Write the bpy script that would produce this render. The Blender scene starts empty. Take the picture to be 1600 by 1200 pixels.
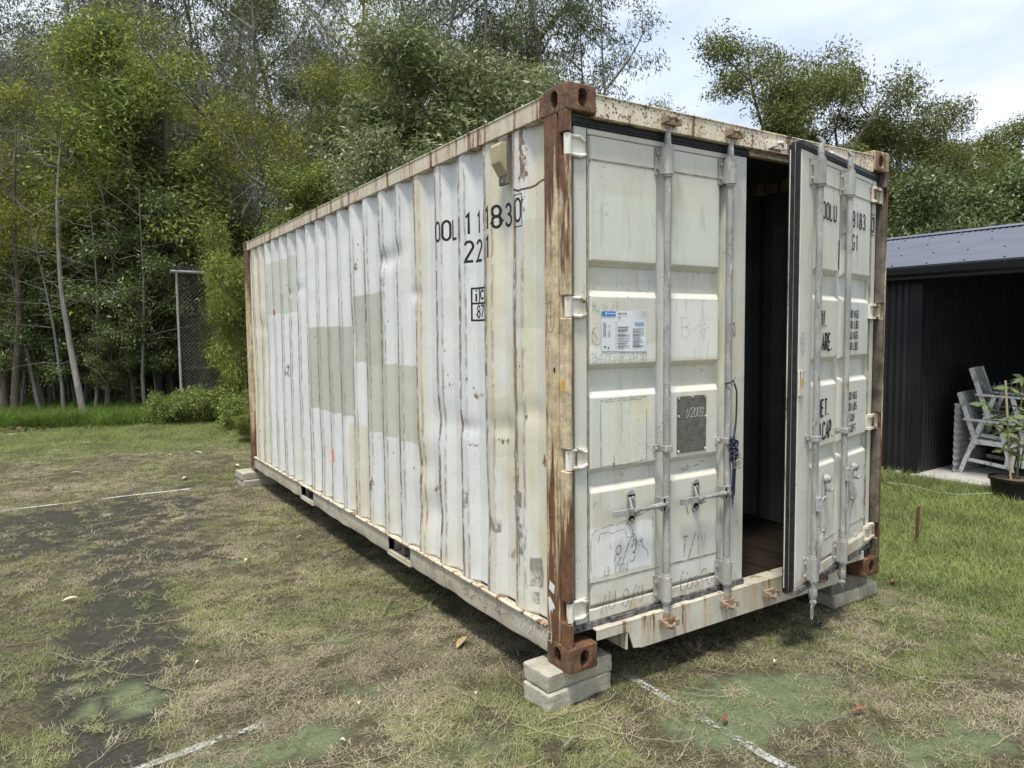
import bpy, bmesh, math, random
import numpy as np
from mathutils import Vector, Matrix, Euler
from math import sin, cos, pi, radians, atan2, sqrt, tan, asin

# ------------------------------------------------------------------ camera, sky, sun, exposure
SC = bpy.context.scene
CAM = np.array([-1.87995543, -2.47956627, 1.52287105])
YAW, PITCH, ROLL, FPX = 0.570064149, -0.069046466, -0.010611446, 1120.69473
def cam_axes():
    cy, sy, cp, sp, cr, sr = cos(YAW), sin(YAW), cos(PITCH), sin(PITCH), cos(ROLL), sin(ROLL)
    f = np.array([sy*cp, cy*cp, sp]); rt = np.array([cy, -sy, 0.]); up = np.cross(rt, f)
    return cr*rt+sr*up, -sr*rt+cr*up, f
RT, UP, FW = cam_axes()
cd = bpy.data.cameras.new('camera'); cam = bpy.data.objects.new('camera', cd); SC.collection.objects.link(cam)
cd.sensor_width = 36; cd.lens = FPX/1600*36; cd.clip_start = .05; cd.clip_end = 2000
cam.matrix_world = Matrix([[RT[0], UP[0], -FW[0], CAM[0]], [RT[1], UP[1], -FW[1], CAM[1]], [RT[2], UP[2], -FW[2], CAM[2]], [0, 0, 0, 1]])
SC.camera = cam
def ray(u, v): return RT*((u-800)/FPX) + UP*((600-v)/FPX) + FW
def on_ground(u, v, z=-.17):
    d = ray(u, v); return CAM + d*((z-CAM[2])/d[2])
def at_depth(u, D, z=-.17):            # a ground point in the direction of pixel column u, D metres ahead
    f = np.array([sin(YAW), cos(YAW), 0]); r = np.array([cos(YAW), -sin(YAW), 0])
    p = CAM + f*D + r*((u-800)/FPX*D); return Vector((p[0], p[1], z))
def top_z(v, D): return CAM[2] + D*(523-v)/FPX

SUN_EL, SUN_AZ = radians(70), radians(232)      # azimuth clockwise from +Y: a high summer sun behind thin cloud, over the viewer's shoulder
W = bpy.data.worlds.new('World'); SC.world = W; W.use_nodes = True
def build_world():
    nt = W.node_tree; nt.nodes.clear(); n = nt.nodes.new; l = nt.links.new
    out = n('ShaderNodeOutputWorld'); bg = n('ShaderNodeBackground'); bg.inputs[1].default_value = .1
    sky = n('ShaderNodeTexSky'); sky.sky_type = 'NISHITA'; sky.sun_disc = False
    sky.sun_elevation = SUN_EL; sky.sun_rotation = SUN_AZ
    tc = n('ShaderNodeTexCoord'); sep = n('ShaderNodeSeparateXYZ'); l(tc.outputs['Generated'], sep.inputs[0])
    # project the view direction on a flat cloud layer
    mz = n('ShaderNodeMath'); mz.operation = 'MAXIMUM'; l(sep.outputs[2], mz.inputs[0]); mz.inputs[1].default_value = .0
    ad = n('ShaderNodeMath'); ad.operation = 'ADD'; l(mz.outputs[0], ad.inputs[0]); ad.inputs[1].default_value = .16
    dx = n('ShaderNodeMath'); dx.operation = 'DIVIDE'; l(sep.outputs[0], dx.inputs[0]); l(ad.outputs[0], dx.inputs[1])
    dy = n('ShaderNodeMath'); dy.operation = 'DIVIDE'; l(sep.outputs[1], dy.inputs[0]); l(ad.outputs[0], dy.inputs[1])
    cb = n('ShaderNodeCombineXYZ'); l(dx.outputs[0], cb.inputs[0]); l(dy.outputs[0], cb.inputs[1])
    def noise(sc, det, ro, off):
        m = n('ShaderNodeMapping'); l(cb.outputs[0], m.inputs[0]); m.inputs['Location'].default_value = off; m.inputs['Scale'].default_value = (1, .75, 1)
        x = n('ShaderNodeTexNoise'); l(m.outputs[0], x.inputs[0]); x.inputs['Scale'].default_value = sc
        x.inputs['Detail'].default_value = det; x.inputs['Roughness'].default_value = ro; return x
    n1 = noise(.62, 6, .52, (3.1, 1.7, 0)); n2 = noise(1.9, 5, .55, (9, 4, 2))
    r1 = n('ShaderNodeMapRange'); l(n1.outputs[0], r1.inputs[0]); r1.inputs[1].default_value = .30; r1.inputs[2].default_value = .52; r1.interpolation_type = 'SMOOTHSTEP'
    r2 = n('ShaderNodeMapRange'); l(n2.outputs[0], r2.inputs[0]); r2.inputs[1].default_value = .3; r2.inputs[2].default_value = .7
    cm = n('ShaderNodeMix'); cm.data_type = 'RGBA'; l(r2.outputs[0], cm.inputs[0])
    cm.inputs[6].default_value = (3.9, 4.5, 5.7, 1); cm.inputs[7].default_value = (7.2, 7.35, 7.6, 1)
    mul = n('ShaderNodeMapRange'); l(r1.outputs[0], mul.inputs[0]); mul.inputs[3].default_value = .62; mul.inputs[4].default_value = .97
    # the blue gaps keep some veil of thin cloud
    sb = n('ShaderNodeMix'); sb.data_type = 'RGBA'; sb.blend_type = 'MULTIPLY'; sb.inputs[0].default_value = 1
    l(sky.outputs[0], sb.inputs[6]); sb.inputs[7].default_value = (1.6, 1.6, 1.6, 1)
    mx = n('ShaderNodeMix'); mx.data_type = 'RGBA'; l(mul.outputs[0], mx.inputs[0]); l(sb.outputs[2], mx.inputs[6]); l(cm.outputs[2], mx.inputs[7])
    l(mx.outputs[2], bg.inputs[0]); l(bg.outputs[0], out.inputs[0])
build_world()
sd = bpy.data.lights.new('sun', 'SUN'); sun = bpy.data.objects.new('sun', sd); SC.collection.objects.link(sun)
sd.energy = 2.5; sd.angle = radians(9); sd.color = (1, .95, .86)
sun.rotation_euler = Vector((-sin(SUN_AZ)*cos(SUN_EL), -cos(SUN_AZ)*cos(SUN_EL), -sin(SUN_EL))).to_track_quat('-Z', 'Y').to_euler()
SC.view_settings.view_transform = 'Standard'; SC.view_settings.look = 'None'; SC.view_settings.gamma = 1
SC.view_settings.use_curve_mapping = False; SC.view_settings.exposure = .84
SC.cycles.max_bounces = 8; SC.cycles.transparent_max_bounces = 8

GZ = -.17                                   # ground level; z = 0 is the underside of the container
COL = SC.collection
RNG = np.random.default_rng(7); random.seed(7)

# ------------------------------------------------------------------ node helper
class NT:
    def __init__(s, name):
        s.m = bpy.data.materials.new(name); s.m.use_nodes = True; s.t = s.m.node_tree; s.t.nodes.clear()
        s.out = s.n('ShaderNodeOutputMaterial'); s.b = s.n('ShaderNodeBsdfPrincipled'); s.l(s.b.outputs[0], s.out.inputs[0])
        s.tc = s.n('ShaderNodeTexCoord'); s.P = s.tc.outputs['Object']; s._x = None
        s.b.inputs['Specular IOR Level'].default_value = .35
    def n(s, t): return s.t.nodes.new(t)
    def l(s, a, b): s.t.links.new(a, b)
    def put(s, v, sock):
        if isinstance(v, bpy.types.NodeSocket): s.l(v, sock)
        elif isinstance(v, (tuple, list)) and len(v) == 3 and sock.type == 'RGBA': sock.default_value = (*v, 1)
        else: sock.default_value = v
    def math(s, op, a, b=None, c=None, clamp=False):
        x = s.n('ShaderNodeMath'); x.operation = op; x.use_clamp = clamp; s.put(a, x.inputs[0])
        if b is not None: s.put(b, x.inputs[1])
        if c is not None: s.put(c, x.inputs[2])
        return x.outputs[0]
    def vec(s, scale=(1, 1, 1), loc=(0, 0, 0), src=None):
        m = s.n('ShaderNodeMapping'); s.l(src or s.P, m.inputs[0]); m.inputs['Scale'].default_value = scale; m.inputs['Location'].default_value = loc
        return m.outputs[0]
    def noise(s, scale, detail=4, rough=.55, vec=None, dist=0):
        x = s.n('ShaderNodeTexNoise'); s.l(vec or s.P, x.inputs[0]); x.inputs['Scale'].default_value = scale
        x.inputs['Detail'].default_value = detail; x.inputs['Roughness'].default_value = rough; x.inputs['Distortion'].default_value = dist
        return x.outputs[0]
    def rng(s, v, a, b, c=0., d=1., smooth=False):
        x = s.n('ShaderNodeMapRange'); s.put(v, x.inputs[0]); x.inputs[1].default_value = a; x.inputs[2].default_value = b
        x.inputs[3].default_value = c; x.inputs[4].default_value = d
        if smooth: x.interpolation_type = 'SMOOTHSTEP'
        return x.outputs[0]
    def mix(s, f, a, b, blend='MIX'):
        x = s.n('ShaderNodeMix'); x.data_type = 'RGBA'; x.blend_type = blend; s.put(f, x.inputs[0]); s.put(a, x.inputs[6]); s.put(b, x.inputs[7]); return x.outputs[2]
    def xyz(s):
        if s._x is None:
            x = s.n('ShaderNodeSeparateXYZ'); s.l(s.P, x.inputs[0]); s._x = x.outputs
        return s._x
    def band(s, v, a, b, soft=.004):        # 1 inside a..b
        return s.math('MULTIPLY', s.rng(v, a-soft, a+soft), s.rng(v, b-soft, b+soft, 1., 0.))
    def rect(s, u, v, u0, u1, v0, v1, soft=.004): return s.math('MULTIPLY', s.band(u, u0, u1, soft), s.band(v, v0, v1, soft))
    def bump(s, h, strength=.3, dist=.01):
        x = s.n('ShaderNodeBump'); x.inputs['Strength'].default_value = strength; x.inputs['Distance'].default_value = dist
        s.l(h, x.inputs['Height']); s.l(x.outputs[0], s.b.inputs['Normal'])
    def done(s, col, rough=.6, metal=0.):
        s.put(col, s.b.inputs['Base Color']); s.put(rough, s.b.inputs['Roughness']); s.put(metal, s.b.inputs['Metallic']); return s.m

def simple(name, col, rough=.6, metal=0., var=.25, scale=8, bump=0., col2=None):
    m = NT(name); f = m.noise(scale, 5)
    c = m.mix(m.rng(f, .35, .65), tuple(x*(1-var) for x in col), col2 or tuple(min(1, x*(1+var)) for x in col))
    if bump: m.bump(m.noise(scale*4, 5), bump, .01)
    return m.done(c, rough, metal)

RUST = (.10, .047, .027); RUST2 = (.215, .108, .052)
def rust_col(m, scale=30): return m.mix(m.rng(m.noise(scale, 5), .35, .65), RUST, RUST2)

PITCH_C = .2775; FOLD0 = .446; CDEP = .036; XO = .012
def mat_side():
    m = NT('weathered white container paint'); x, y, z = m.xyz()
    wob = m.math('MULTIPLY', m.math('SUBTRACT', m.noise(14, 3), .5), .03)
    yw = m.math('ADD', y, wob); zw = m.math('ADD', z, m.math('MULTIPLY', m.math('SUBTRACT', m.noise(9, 4), .5), .05))
    white = m.mix(m.rng(m.noise(1.3, 4), .35, .65), (.60, .625, .615), (.65, .665, .645))
    cream = m.mix(m.rng(m.noise(3, 5), .35, .65), (.57, .535, .40), (.62, .60, .48))
    cm = m.band(yw, .0, .717, .02)
    cm = m.math('MULTIPLY', cm, m.rng(m.noise(2.2, 4, .6, m.vec((1, 3, .6))), .36, .56))
    cm = m.math('MAXIMUM', cm, m.math('MULTIPLY', m.band(yw, 1.44, 1.63, .03), .85))
    cm = m.math('MAXIMUM', cm, m.math('MULTIPLY', m.band(yw, 5.15, 6.1, .05), .8))
    cm = m.math('MAXIMUM', cm, m.math('MULTIPLY', m.rect(yw, zw, 2.38, 2.84, .15, .86, .01), .85))
    low = m.math('MULTIPLY', m.rng(z, .85, .15), m.rng(m.noise(2.6, 5, .6, m.vec((1, 2, .6), (4, 0, 0))), .42, .62))
    cm = m.math('MAXIMUM', cm, m.math('MULTIPLY', low, .75))
    c = m.mix(cm, white, cream)
    green = (.35, .375, .29); green2 = (.40, .425, .33)
    for (a, b, d, e, k) in ((2.70, 3.74, .90, 1.60, 0), (2.06, 2.62, 1.33, 1.82, 0), (1.55, 2.40, .84, 1.335, 1), (4.11, 5.09, 1.75, 2.27, 1), (.15, .44, 1.55, 2.06, 1), (.36, .70, .9, 1.2, 1)):
        c = m.mix(m.math('MULTIPLY', m.rect(yw, zw, a, b, d, e), (.72 if e > 1.3 and a > 1 and a < 4 else (.55 if a > 4 else .35))), c, (green, green2)[k])
    # folds that scrape: rust and scuff lines along the outer edges
    d = m.math('FRACT', m.math('DIVIDE', m.math('SUBTRACT', y, FOLD0), PITCH_C))
    idx = m.math('FLOOR', m.math('DIVIDE', m.math('SUBTRACT', y, FOLD0-.02), PITCH_C))
    cv = m.n('ShaderNodeCombineXYZ'); m.l(idx, cv.inputs[0]); m.l(m.math('MULTIPLY', z, .55), cv.inputs[1])
    per = m.noise(1.7, 3, .6, cv.outputs[0])
    near = m.math('ABSOLUTE', m.math('SUBTRACT', m.math('FRACT', m.math('ADD', d, .5)), .5))     # 0 on the far fold
    nearb = m.math('ABSOLUTE', m.math('SUBTRACT', d, .74))
    ragged = m.noise(40, 5, .7, m.vec((1, 1, .35)))
    w1 = m.rng(per, .34, .58, .018, .11)
    l1 = m.math('MULTIPLY', m.rng(m.math('SUBTRACT', near, w1), -.02, .006, 1., 0.), m.rng(ragged, .38, .50))
    l2 = m.math('MULTIPLY', m.rng(nearb, .012, .05, 1., 0.), m.math('MULTIPLY', m.rng(per, .40, .55), m.rng(m.noise(55, 4, .7, m.vec((1, 1, .25))), .42, .54)))
    line = m.math('MAXIMUM', l1, m.math('MULTIPLY', l2, .8))
    purplish = m.mix(m.rng(m.noise(25, 4), .4, .6), (.17, .115, .095), (.30, .22, .18))
    c = m.mix(m.math('MULTIPLY', line, .92), c, m.mix(m.rng(m.noise(7, 4), .45, .6), purplish, RUST2))
    # grey scuffs on the flats
    sc = m.math('MULTIPLY', m.rng(m.noise(60, 5, .75, m.vec((1, 1, .18))), .58, .66), m.rng(m.noise(1.9, 4), .45, .62))
    c = m.mix(m.math('MULTIPLY', sc, .5), c, (.30, .28, .25))
    # vertical dirt runs below the top rail
    runs = m.math('MULTIPLY', m.rng(m.noise(18, 4, .6, m.vec((1, 1, .06))), .5, .72), m.rng(z, 1.2, 2.5, .05, .42))
    c = m.mix(runs, c, (.42, .38, .30))
    # rust spots with a short run under each
    v = m.n('ShaderNodeTexVoronoi'); m.l(m.vec((1, 1, .7)), v.inputs[0]); v.inputs['Scale'].default_value = 11
    spot = m.math('MULTIPLY', m.rng(m.math('ADD', v.outputs['Distance'], m.math('MULTIPLY', m.noise(70, 4), .22)), .20, .16), m.rng(m.noise(1.6, 3, .5, m.vec(loc=(3, 8, 1))), .50, .58))
    c = m.mix(m.math('MULTIPLY', spot, .9), c, rust_col(m))
    v2 = m.n('ShaderNodeTexVoronoi'); m.l(m.vec((1, 1, .8), (2, 5, 1)), v2.inputs[0]); v2.inputs['Scale'].default_value = 36
    dots = m.math('MULTIPLY', m.rng(m.math('ADD', v2.outputs['Distance'], m.math('MULTIPLY', m.noise(120, 3), .2)), .19, .15), m.rng(m.noise(2.4, 3), .48, .56))
    c = m.mix(m.math('MULTIPLY', dots, .85), c, (.09, .06, .04))
    # ragged bare rust patch near the corner and single big blooms
    rag = m.math('SUBTRACT', m.noise(26, 6, .75, m.vec((1, 1, .6))), .5)
    def blot(y0, z0, ry, rz, k=.9, th=.9):
        a = m.math('POWER', m.math('DIVIDE', m.math('SUBTRACT', y, y0), ry), 2.); b = m.math('POWER', m.math('DIVIDE', m.math('SUBTRACT', z, z0), rz), 2.)
        return m.math('MULTIPLY', m.rng(m.math('ADD', m.math('ADD', a, b), m.math('MULTIPLY', rag, 9.)), th*.55, th*.1), k)
    for q in ((.48, .78, .045, .26), (.52, .42, .03, .05), (.26, .93, .035, .03), (.60, .98, .05, .02), (.85, 1.20, .05, .025), (1.18, 1.22, .04, .03), (.37, 2.33, .03, .22), (2.35, .45, .05, .06), (2.1, 1.9, .04, .06), (3.3, 1.9, .03, .1), (1.4, .6, .05, .03), (.9, .93, .05, .02), (2.58, 2.02, .03, .04), (5.55, 2.2, .03, .08), (4.5, 1.2, .04, .06), (1.55, .95, .05, .03)):
        c = m.mix(blot(*q), c, rust_col(m, 45))
    # old adhesive squares
    for (a, b, d2, e) in ((.62, .72, .50, .57), (.39, .44, .44, .60), (.27, .35, .30, .45), (.40, .46, .68, .76), (.30, .345, .215, .27), (.93, 1.0, .56, .66), (.42, .46, 1.42, 1.45), (1.0, 1.06, .42, .5)):
        c = m.mix(m.math('MULTIPLY', m.rect(yw, zw, a, b, d2, e, .003), m.rng(m.noise(17, 5, .65), .40, .52, .15, .8)), c, (.17, .16, .13))
    m.bump(m.math('ADD', m.noise(3.2, 3, .5), m.math('MULTIPLY', m.noise(60, 3), .06)), .35, .03)
    return m.done(c, .48)

def mat_cream(name, rust=.5, vertical=True, base=((.56, .53, .40), (.62, .60, .47)), speck=0., lo=None, pits=.25, deep=0.):
    m = NT(name); x, y, z = m.xyz()
    c = m.mix(m.rng(m.noise(4, 5), .35, .65), *base)
    st = m.noise(26, 6, .68, m.vec((1, 1, .07) if vertical else (1, 1, 1)))
    st2 = m.noise(9, 5, .6, m.vec((1, 1, .12) if vertical else (1, 1, 1), (7, 2, 3)))
    t = m.math('ADD', m.math('MULTIPLY', st, .6), m.math('MULTIPLY', st2, .4))
    if lo: t = m.math('ADD', t, lo(m, x, y, z))
    a = m.rng(t, .60-.2*rust, .645-.2*rust)
    a = m.math('MULTIPLY', a, m.rng(m.noise(90, 3, .6), pits, pits+.2))
    c = m.mix(m.math('MULTIPLY', m.rng(t, .50-.2*rust, .62-.2*rust), .45), c, (.42, .27, .13))
    c = m.mix(a, c, rust_col(m, 22))
    if speck:
        v = m.n('ShaderNodeTexVoronoi'); v.inputs['Scale'].default_value = 62; m.l(m.P, v.inputs[0])
        d = m.rng(m.math('ADD', v.outputs['Distance'], m.math('MULTIPLY', m.noise(7, 5, .7), .9)), .40+.6*speck, .30+.6*speck)
        c = m.mix(m.math('MULTIPLY', d, .92), c, rust_col(m, 60))
    c = m.mix(m.math('MULTIPLY', m.rng(m.noise(50, 5, .8, m.vec((1, 1, .3))), .6, .66), .5), c, (.10, .085, .06))
    if deep:        # old thick rust: dark scale with paler powdery bits
        c = m.mix(m.math('MULTIPLY', m.rng(m.noise(11, 6, .7), .40, .62), deep), c, (.045, .026, .019)); c = m.mix(m.math('MULTIPLY', m.rng(m.noise(48, 5, .75), .60, .66), .5), c, (.33, .22, .14))
    m.bump(m.math('ADD', m.noise(30, 5), t), .35+deep*.4, .006)
    return m.done(c, .62)

def mat_door(name):
    m = NT(name); x, y, z = m.xyz()
    c = m.mix(m.rng(m.noise(2.2, 4), .38, .62), (.58, .575, .495), (.62, .63, .59))
    c = m.mix(m.math('MULTIPLY', m.rng(m.noise(1.4, 4, .5, m.vec(loc=(5, 1, 2))), .52, .62), .6), c, (.64, .61, .49))
    wob = m.math('MULTIPLY', m.math('SUBTRACT', m.noise(20, 4), .5), .03)
    xw = m.math('ADD', x, wob); zw = m.math('ADD', z, m.math('MULTIPLY', wob, 1.6))
    for (a, b, d, e, col, k) in ((.185, .60, 1.87, 2.15, (.61, .65, .56), .8), (.64, 1.02, 1.88, 2.11, (.61, .65, .56), .75), (.216, .50, .91, 1.22, (.64, .67, .57), .8),
                                 (.15, .54, .40, .625, (.76, .78, .78), .8), (.14, .58, 1.40, 1.47, (.73, .745, .70), .8), (.64, 1.0, 1.40, 1.68, (.73, .75, .70), .8), (.40, .54, 1.11, 1.215, (.70, .68, .53), .9)):
        c = m.mix(m.math('MULTIPLY', m.rect(xw, zw, a, b, d, e, .006), k), c, col)
    # yellowed grime that washed down from the ledges
    led = m.noise(10, 4, .6, m.vec((1, 1, .12)))
    c = m.mix(m.math('MULTIPLY', m.rng(led, .5, .75), .38), c, (.48, .41, .27))
    c = m.mix(m.math('MULTIPLY', m.rng(m.noise(30, 4, .6, m.vec((1, 1, .1), (3, 3, 0))), .6, .7), .35), c, (.33, .31, .27))
    v = m.n('ShaderNodeTexVoronoi'); v.inputs['Scale'].default_value = 30; m.l(m.P, v.inputs[0])
    d = m.math('MULTIPLY', m.rng(m.math('ADD', v.outputs['Distance'], m.math('MULTIPLY', m.noise(100, 3), .2)), .21, .17), m.rng(m.noise(3, 3, .5, m.vec(loc=(1, 2, 3))), .47, .58))
    c = m.mix(m.math('MULTIPLY', d, .8), c, rust_col(m, 60))
    sc = m.math('MULTIPLY', m.rng(m.noise(34, 6, .8), .60, .63), m.rng(m.noise(2.4, 3, .5, m.vec(loc=(8, 2, 3))), .5, .6))
    c = m.mix(m.math('MULTIPLY', sc, .6), c, (.12, .11, .09))
    c = m.mix(m.math('MULTIPLY', m.rng(z, .34, .16), m.rng(m.noise(8, 5), .42, .62)), c, (.40, .27, .14))
    m.bump(m.math('ADD', m.noise(5, 3, .5), m.math('MULTIPLY', m.noise(70, 3), .08)), .3, .012)
    return m.done(c, .46)

def mat_galv(name, a=(.27, .28, .27), b=(.38, .39, .38), metal=.35):
    m = NT(name); f = m.noise(14, 6, .7, m.vec((1, 1, .25)))
    c = m.mix(m.rng(f, .35, .65), a, b)
    c = m.mix(m.math('MULTIPLY', m.rng(m.noise(33, 5, .75, m.vec((1, 1, .3), (2, 2, 2))), .60, .66), .85), c, (.62, .62, .58))
    c = m.mix(m.math('MULTIPLY', m.rng(m.noise(25, 5, .75, m.vec((1, 1, .4), (8, 2, 2))), .62, .68), .8), c, (.11, .10, .09))
    c = m.mix(m.math('MULTIPLY', m.rng(m.noise(5, 4, .6, m.vec((1, 1, .5), (4, 4, 4))), .48, .62), .45), c, (.17, .165, .15))
    c = m.mix(m.math('MULTIPLY', m.rng(m.noise(19, 5, .75, m.vec((1, 1, .5), (6, 1, 9))), .60, .67), .7), c, (.20, .115, .06))
    m.bump(m.noise(60, 4), .35, .006)
    return m.done(c, m.rng(f, .3, .7, .42, .65), metal)

MS = mat_side()
M_RAIL_T = mat_cream('cream top rail paint with rust', .38, True, ((.54, .50, .39), (.62, .59, .48)))
M_RAIL_B = mat_cream('dusty grey beige rail paint', .02, False, ((.38, .35, .28), (.47, .44, .36)))
M_HEAD = mat_cream('cream header paint with rust speckles', .2, True, ((.66, .60, .46), (.73, .67, .54)), .68)
M_SILL = mat_cream('cream sill paint with rust stains', .20, True, ((.44, .43, .36), (.55, .54, .46)))
M_CAM = mat_cream('grimy cast cam keeper', .35, False, ((.30, .27, .22), (.22, .17, .12)))
M_POST = mat_cream('rusted cream corner post paint', .24, True, ((.58, .48, .30), (.70, .61, .43)), 0.,
                   lambda m, x, y, z: m.math('ADD', m.rng(z, 1.75, 2.45, 0., .17), m.math('ADD', m.rng(z, 1.15, .25, 0., .13), m.rng(y, .085, .06, 0., .03))), .0, .45)
M_CAST = mat_cream('rusted steel casting', .75, False, ((.09, .048, .031), (.14, .082, .055)), pits=.0, deep=.8)
M_CAST2 = mat_cream('half rusted cream casting', .62, True, ((.50, .44, .32), (.42, .30, .18)), deep=.4)
M_DOOR = mat_door('off white door paint')
M_HINGE = mat_cream('white hinge paint with rust', .35, True, ((.70, .69, .60), (.76, .76, .70)))
M_GALV = mat_galv('galvanised steel', (.24, .24, .23), (.44, .445, .43), .15)
M_GALV2 = mat_galv('dull galvanised bracket', (.27, .27, .25), (.46, .46, .43), .1)
M_RUBBER = simple('black rubber gasket', (.016, .017, .019), .5, var=.4, scale=30, bump=.2)
M_RUBBER2 = simple('worn grey rubber gasket', (.06, .06, .06), .75, var=.6, scale=25, bump=.5, col2=(.19, .185, .18))
M_PRINT = simple('black stencil paint', (.012, .013, .014), .55, var=.3, scale=60)
def pen(name, col, th):
    m = NT(name); tr = m.n('ShaderNodeBsdfTransparent'); mx = m.n('ShaderNodeMixShader'); m.done(col, .8)
    m.put(m.math('MULTIPLY', m.rng(m.noise(70, 4, .7), th, th+.12), m.rng(m.noise(6, 3), .2, .5, .45, .95)), mx.inputs[0]); m.l(tr.outputs[0], mx.inputs[1]); m.l(m.b.outputs[0], mx.inputs[2]); m.l(mx.outputs[0], m.out.inputs[0]); return m.m
M_PEN = pen('dark marker ink', (.10, .095, .085), .40)
M_CHALK = simple('pale chalk', (.62, .62, .58), .9, var=.1, scale=60)
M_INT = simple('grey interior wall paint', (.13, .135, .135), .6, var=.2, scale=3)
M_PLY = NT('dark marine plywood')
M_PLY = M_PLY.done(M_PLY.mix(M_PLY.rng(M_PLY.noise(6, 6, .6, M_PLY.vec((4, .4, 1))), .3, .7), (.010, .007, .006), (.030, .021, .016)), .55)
M_CHAN = simple('brown grey post channel steel', (.10, .085, .065), .7, var=.4, scale=9, col2=(.22, .19, .15), bump=.2)

# ------------------------------------------------------------------ mesh helpers
class MB:
    def __init__(s): s.v = []; s.f = []; s.marks = []
    def add(s, vs, fs):
        o = len(s.v); s.marks.append((o, len(s.f))); s.v.extend([tuple(v) for v in vs]); s.f.extend([tuple(i+o for i in f) for f in fs]); return s
    def box(s, x0, x1, y0, y1, z0, z1, M=None):
        vs = [Vector((x, y, z)) for x in (x0, x1) for y in (y0, y1) for z in (z0, z1)]
        if M is not None: vs = [M @ v for v in vs]
        return s.add(vs, [(0, 1, 3, 2), (4, 6, 7, 5), (0, 4, 5, 1), (2, 3, 7, 6), (0, 2, 6, 4), (1, 5, 7, 3)])
    def tube(s, pts, r, k=10, cap=True, M=None):
        pts = [Vector(p) for p in pts]; n = len(pts); rr = r if isinstance(r, (list, tuple)) else [r]*n
        rings = []; up = None
        for i, p in enumerate(pts):
            d = (pts[min(i+1, n-1)] - pts[max(i-1, 0)])
            if d.length < 1e-9: d = Vector((0, 0, 1))
            d.normalize()
            if up is None: up = Vector((1, 0, 0)) if abs(d.x) < .8 else Vector((0, 1, 0))
            a = (up - d*up.dot(d)).normalized(); b = d.cross(a); up = a
            rings.append([p + (a*cos(2*pi*j/k) + b*sin(2*pi*j/k))*rr[i] for j in range(k)])
        vs = [v for R in rings for v in R]
        if M is not None: vs = [M @ v for v in vs]
        fs = [(i*k+j, i*k+(j+1) % k, (i+1)*k+(j+1) % k, (i+1)*k+j) for i in range(n-1) for j in range(k)]
        if cap: fs += [tuple(reversed(range(k))), tuple((n-1)*k+j for j in range(k))]
        return s.add(vs, fs)
    def prism(s, poly, z0, z1, M=None):             # poly in xy
        n = len(poly); vs = [Vector((x, y, z0)) for x, y in poly] + [Vector((x, y, z1)) for x, y in poly]
        if M is not None: vs = [M @ v for v in vs]
        return s.add(vs, [tuple(reversed(range(n))), tuple(range(n, 2*n))] + [(i, (i+1) % n, n+(i+1) % n, n+i) for i in range(n)])
    def build_parts(s, name, mat, parent=None, smooth=False, bevel=0.):
        """every piece added is an object of its own"""
        e = s.marks[1:]+[(len(s.v), len(s.f))]
        for (v0, f0), (v1, f1) in zip(s.marks, e):
            m = MB(); m.v = s.v[v0:v1]; m.f = [tuple(i-v0 for i in f) for f in s.f[f0:f1]]; m.build(name, mat, parent, smooth, bevel)
    def mesh(s, name, mat, smooth=False, recalc=True):
        me = bpy.data.meshes.new(name); me.from_pydata(s.v, [], s.f); me.materials.append(mat)
        if recalc:
            bm = bmesh.new(); bm.from_mesh(me); bmesh.ops.recalc_face_normals(bm, faces=bm.faces); bm.to_mesh(me); bm.free()
        if smooth:
            me.shade_smooth()
            me.set_sharp_from_angle(angle=radians(38))
        return me
    def build(s, name, mat, parent=None, smooth=False, bevel=0., seg=2, recalc=True):
        return link(name, s.mesh(name, mat, smooth, recalc), parent, bevel, seg)
def link(name, me, parent=None, bevel=0., seg=2):
    o = bpy.data.objects.new(name, me); COL.objects.link(o)
    if parent is not None: o.parent = parent
    if bevel:
        b = o.modifiers.new('bevel', 'BEVEL'); b.width = bevel; b.segments = seg; b.limit_method = 'ANGLE'; b.angle_limit = radians(35)
    return o
def tag(o, label=None, cat=None, group=None, kind=None):
    for k, v in (('label', label), ('category', cat), ('group', group), ('kind', kind)):
        if v: o[k] = v
    return o
def empty(name, loc=(0, 0, 0), rz=0):
    o = bpy.data.objects.new(name, None); COL.objects.link(o); o.location = loc; o.rotation_euler = (0, 0, rz); o.empty_display_size = .2; return o
def copy_tree(o, parent=None):
    c = o.copy(); COL.objects.link(c); c.parent = parent
    for ch in o.children: copy_tree(ch, c)
    return c
def np_mesh(name, V, F, mats, midx=None, smooth=False):     # F: (n,k) array
    me = bpy.data.meshes.new(name); V = np.asarray(V, np.float32); F = np.asarray(F, np.int32)
    me.vertices.add(len(V)); me.vertices.foreach_set('co', V.ravel())
    me.loops.add(F.size); me.loops.foreach_set('vertex_index', F.ravel())
    me.polygons.add(len(F)); me.polygons.foreach_set('loop_start', np.arange(len(F), dtype=np.int32)*F.shape[1])
    for m in mats: me.materials.append(m)
    if midx is not None: me.polygons.foreach_set('material_index', np.asarray(midx, np.int32))
    if smooth: me.polygons.foreach_set('use_smooth', np.ones(len(F), bool))
    me.update(calc_edges=True); return me

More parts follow.
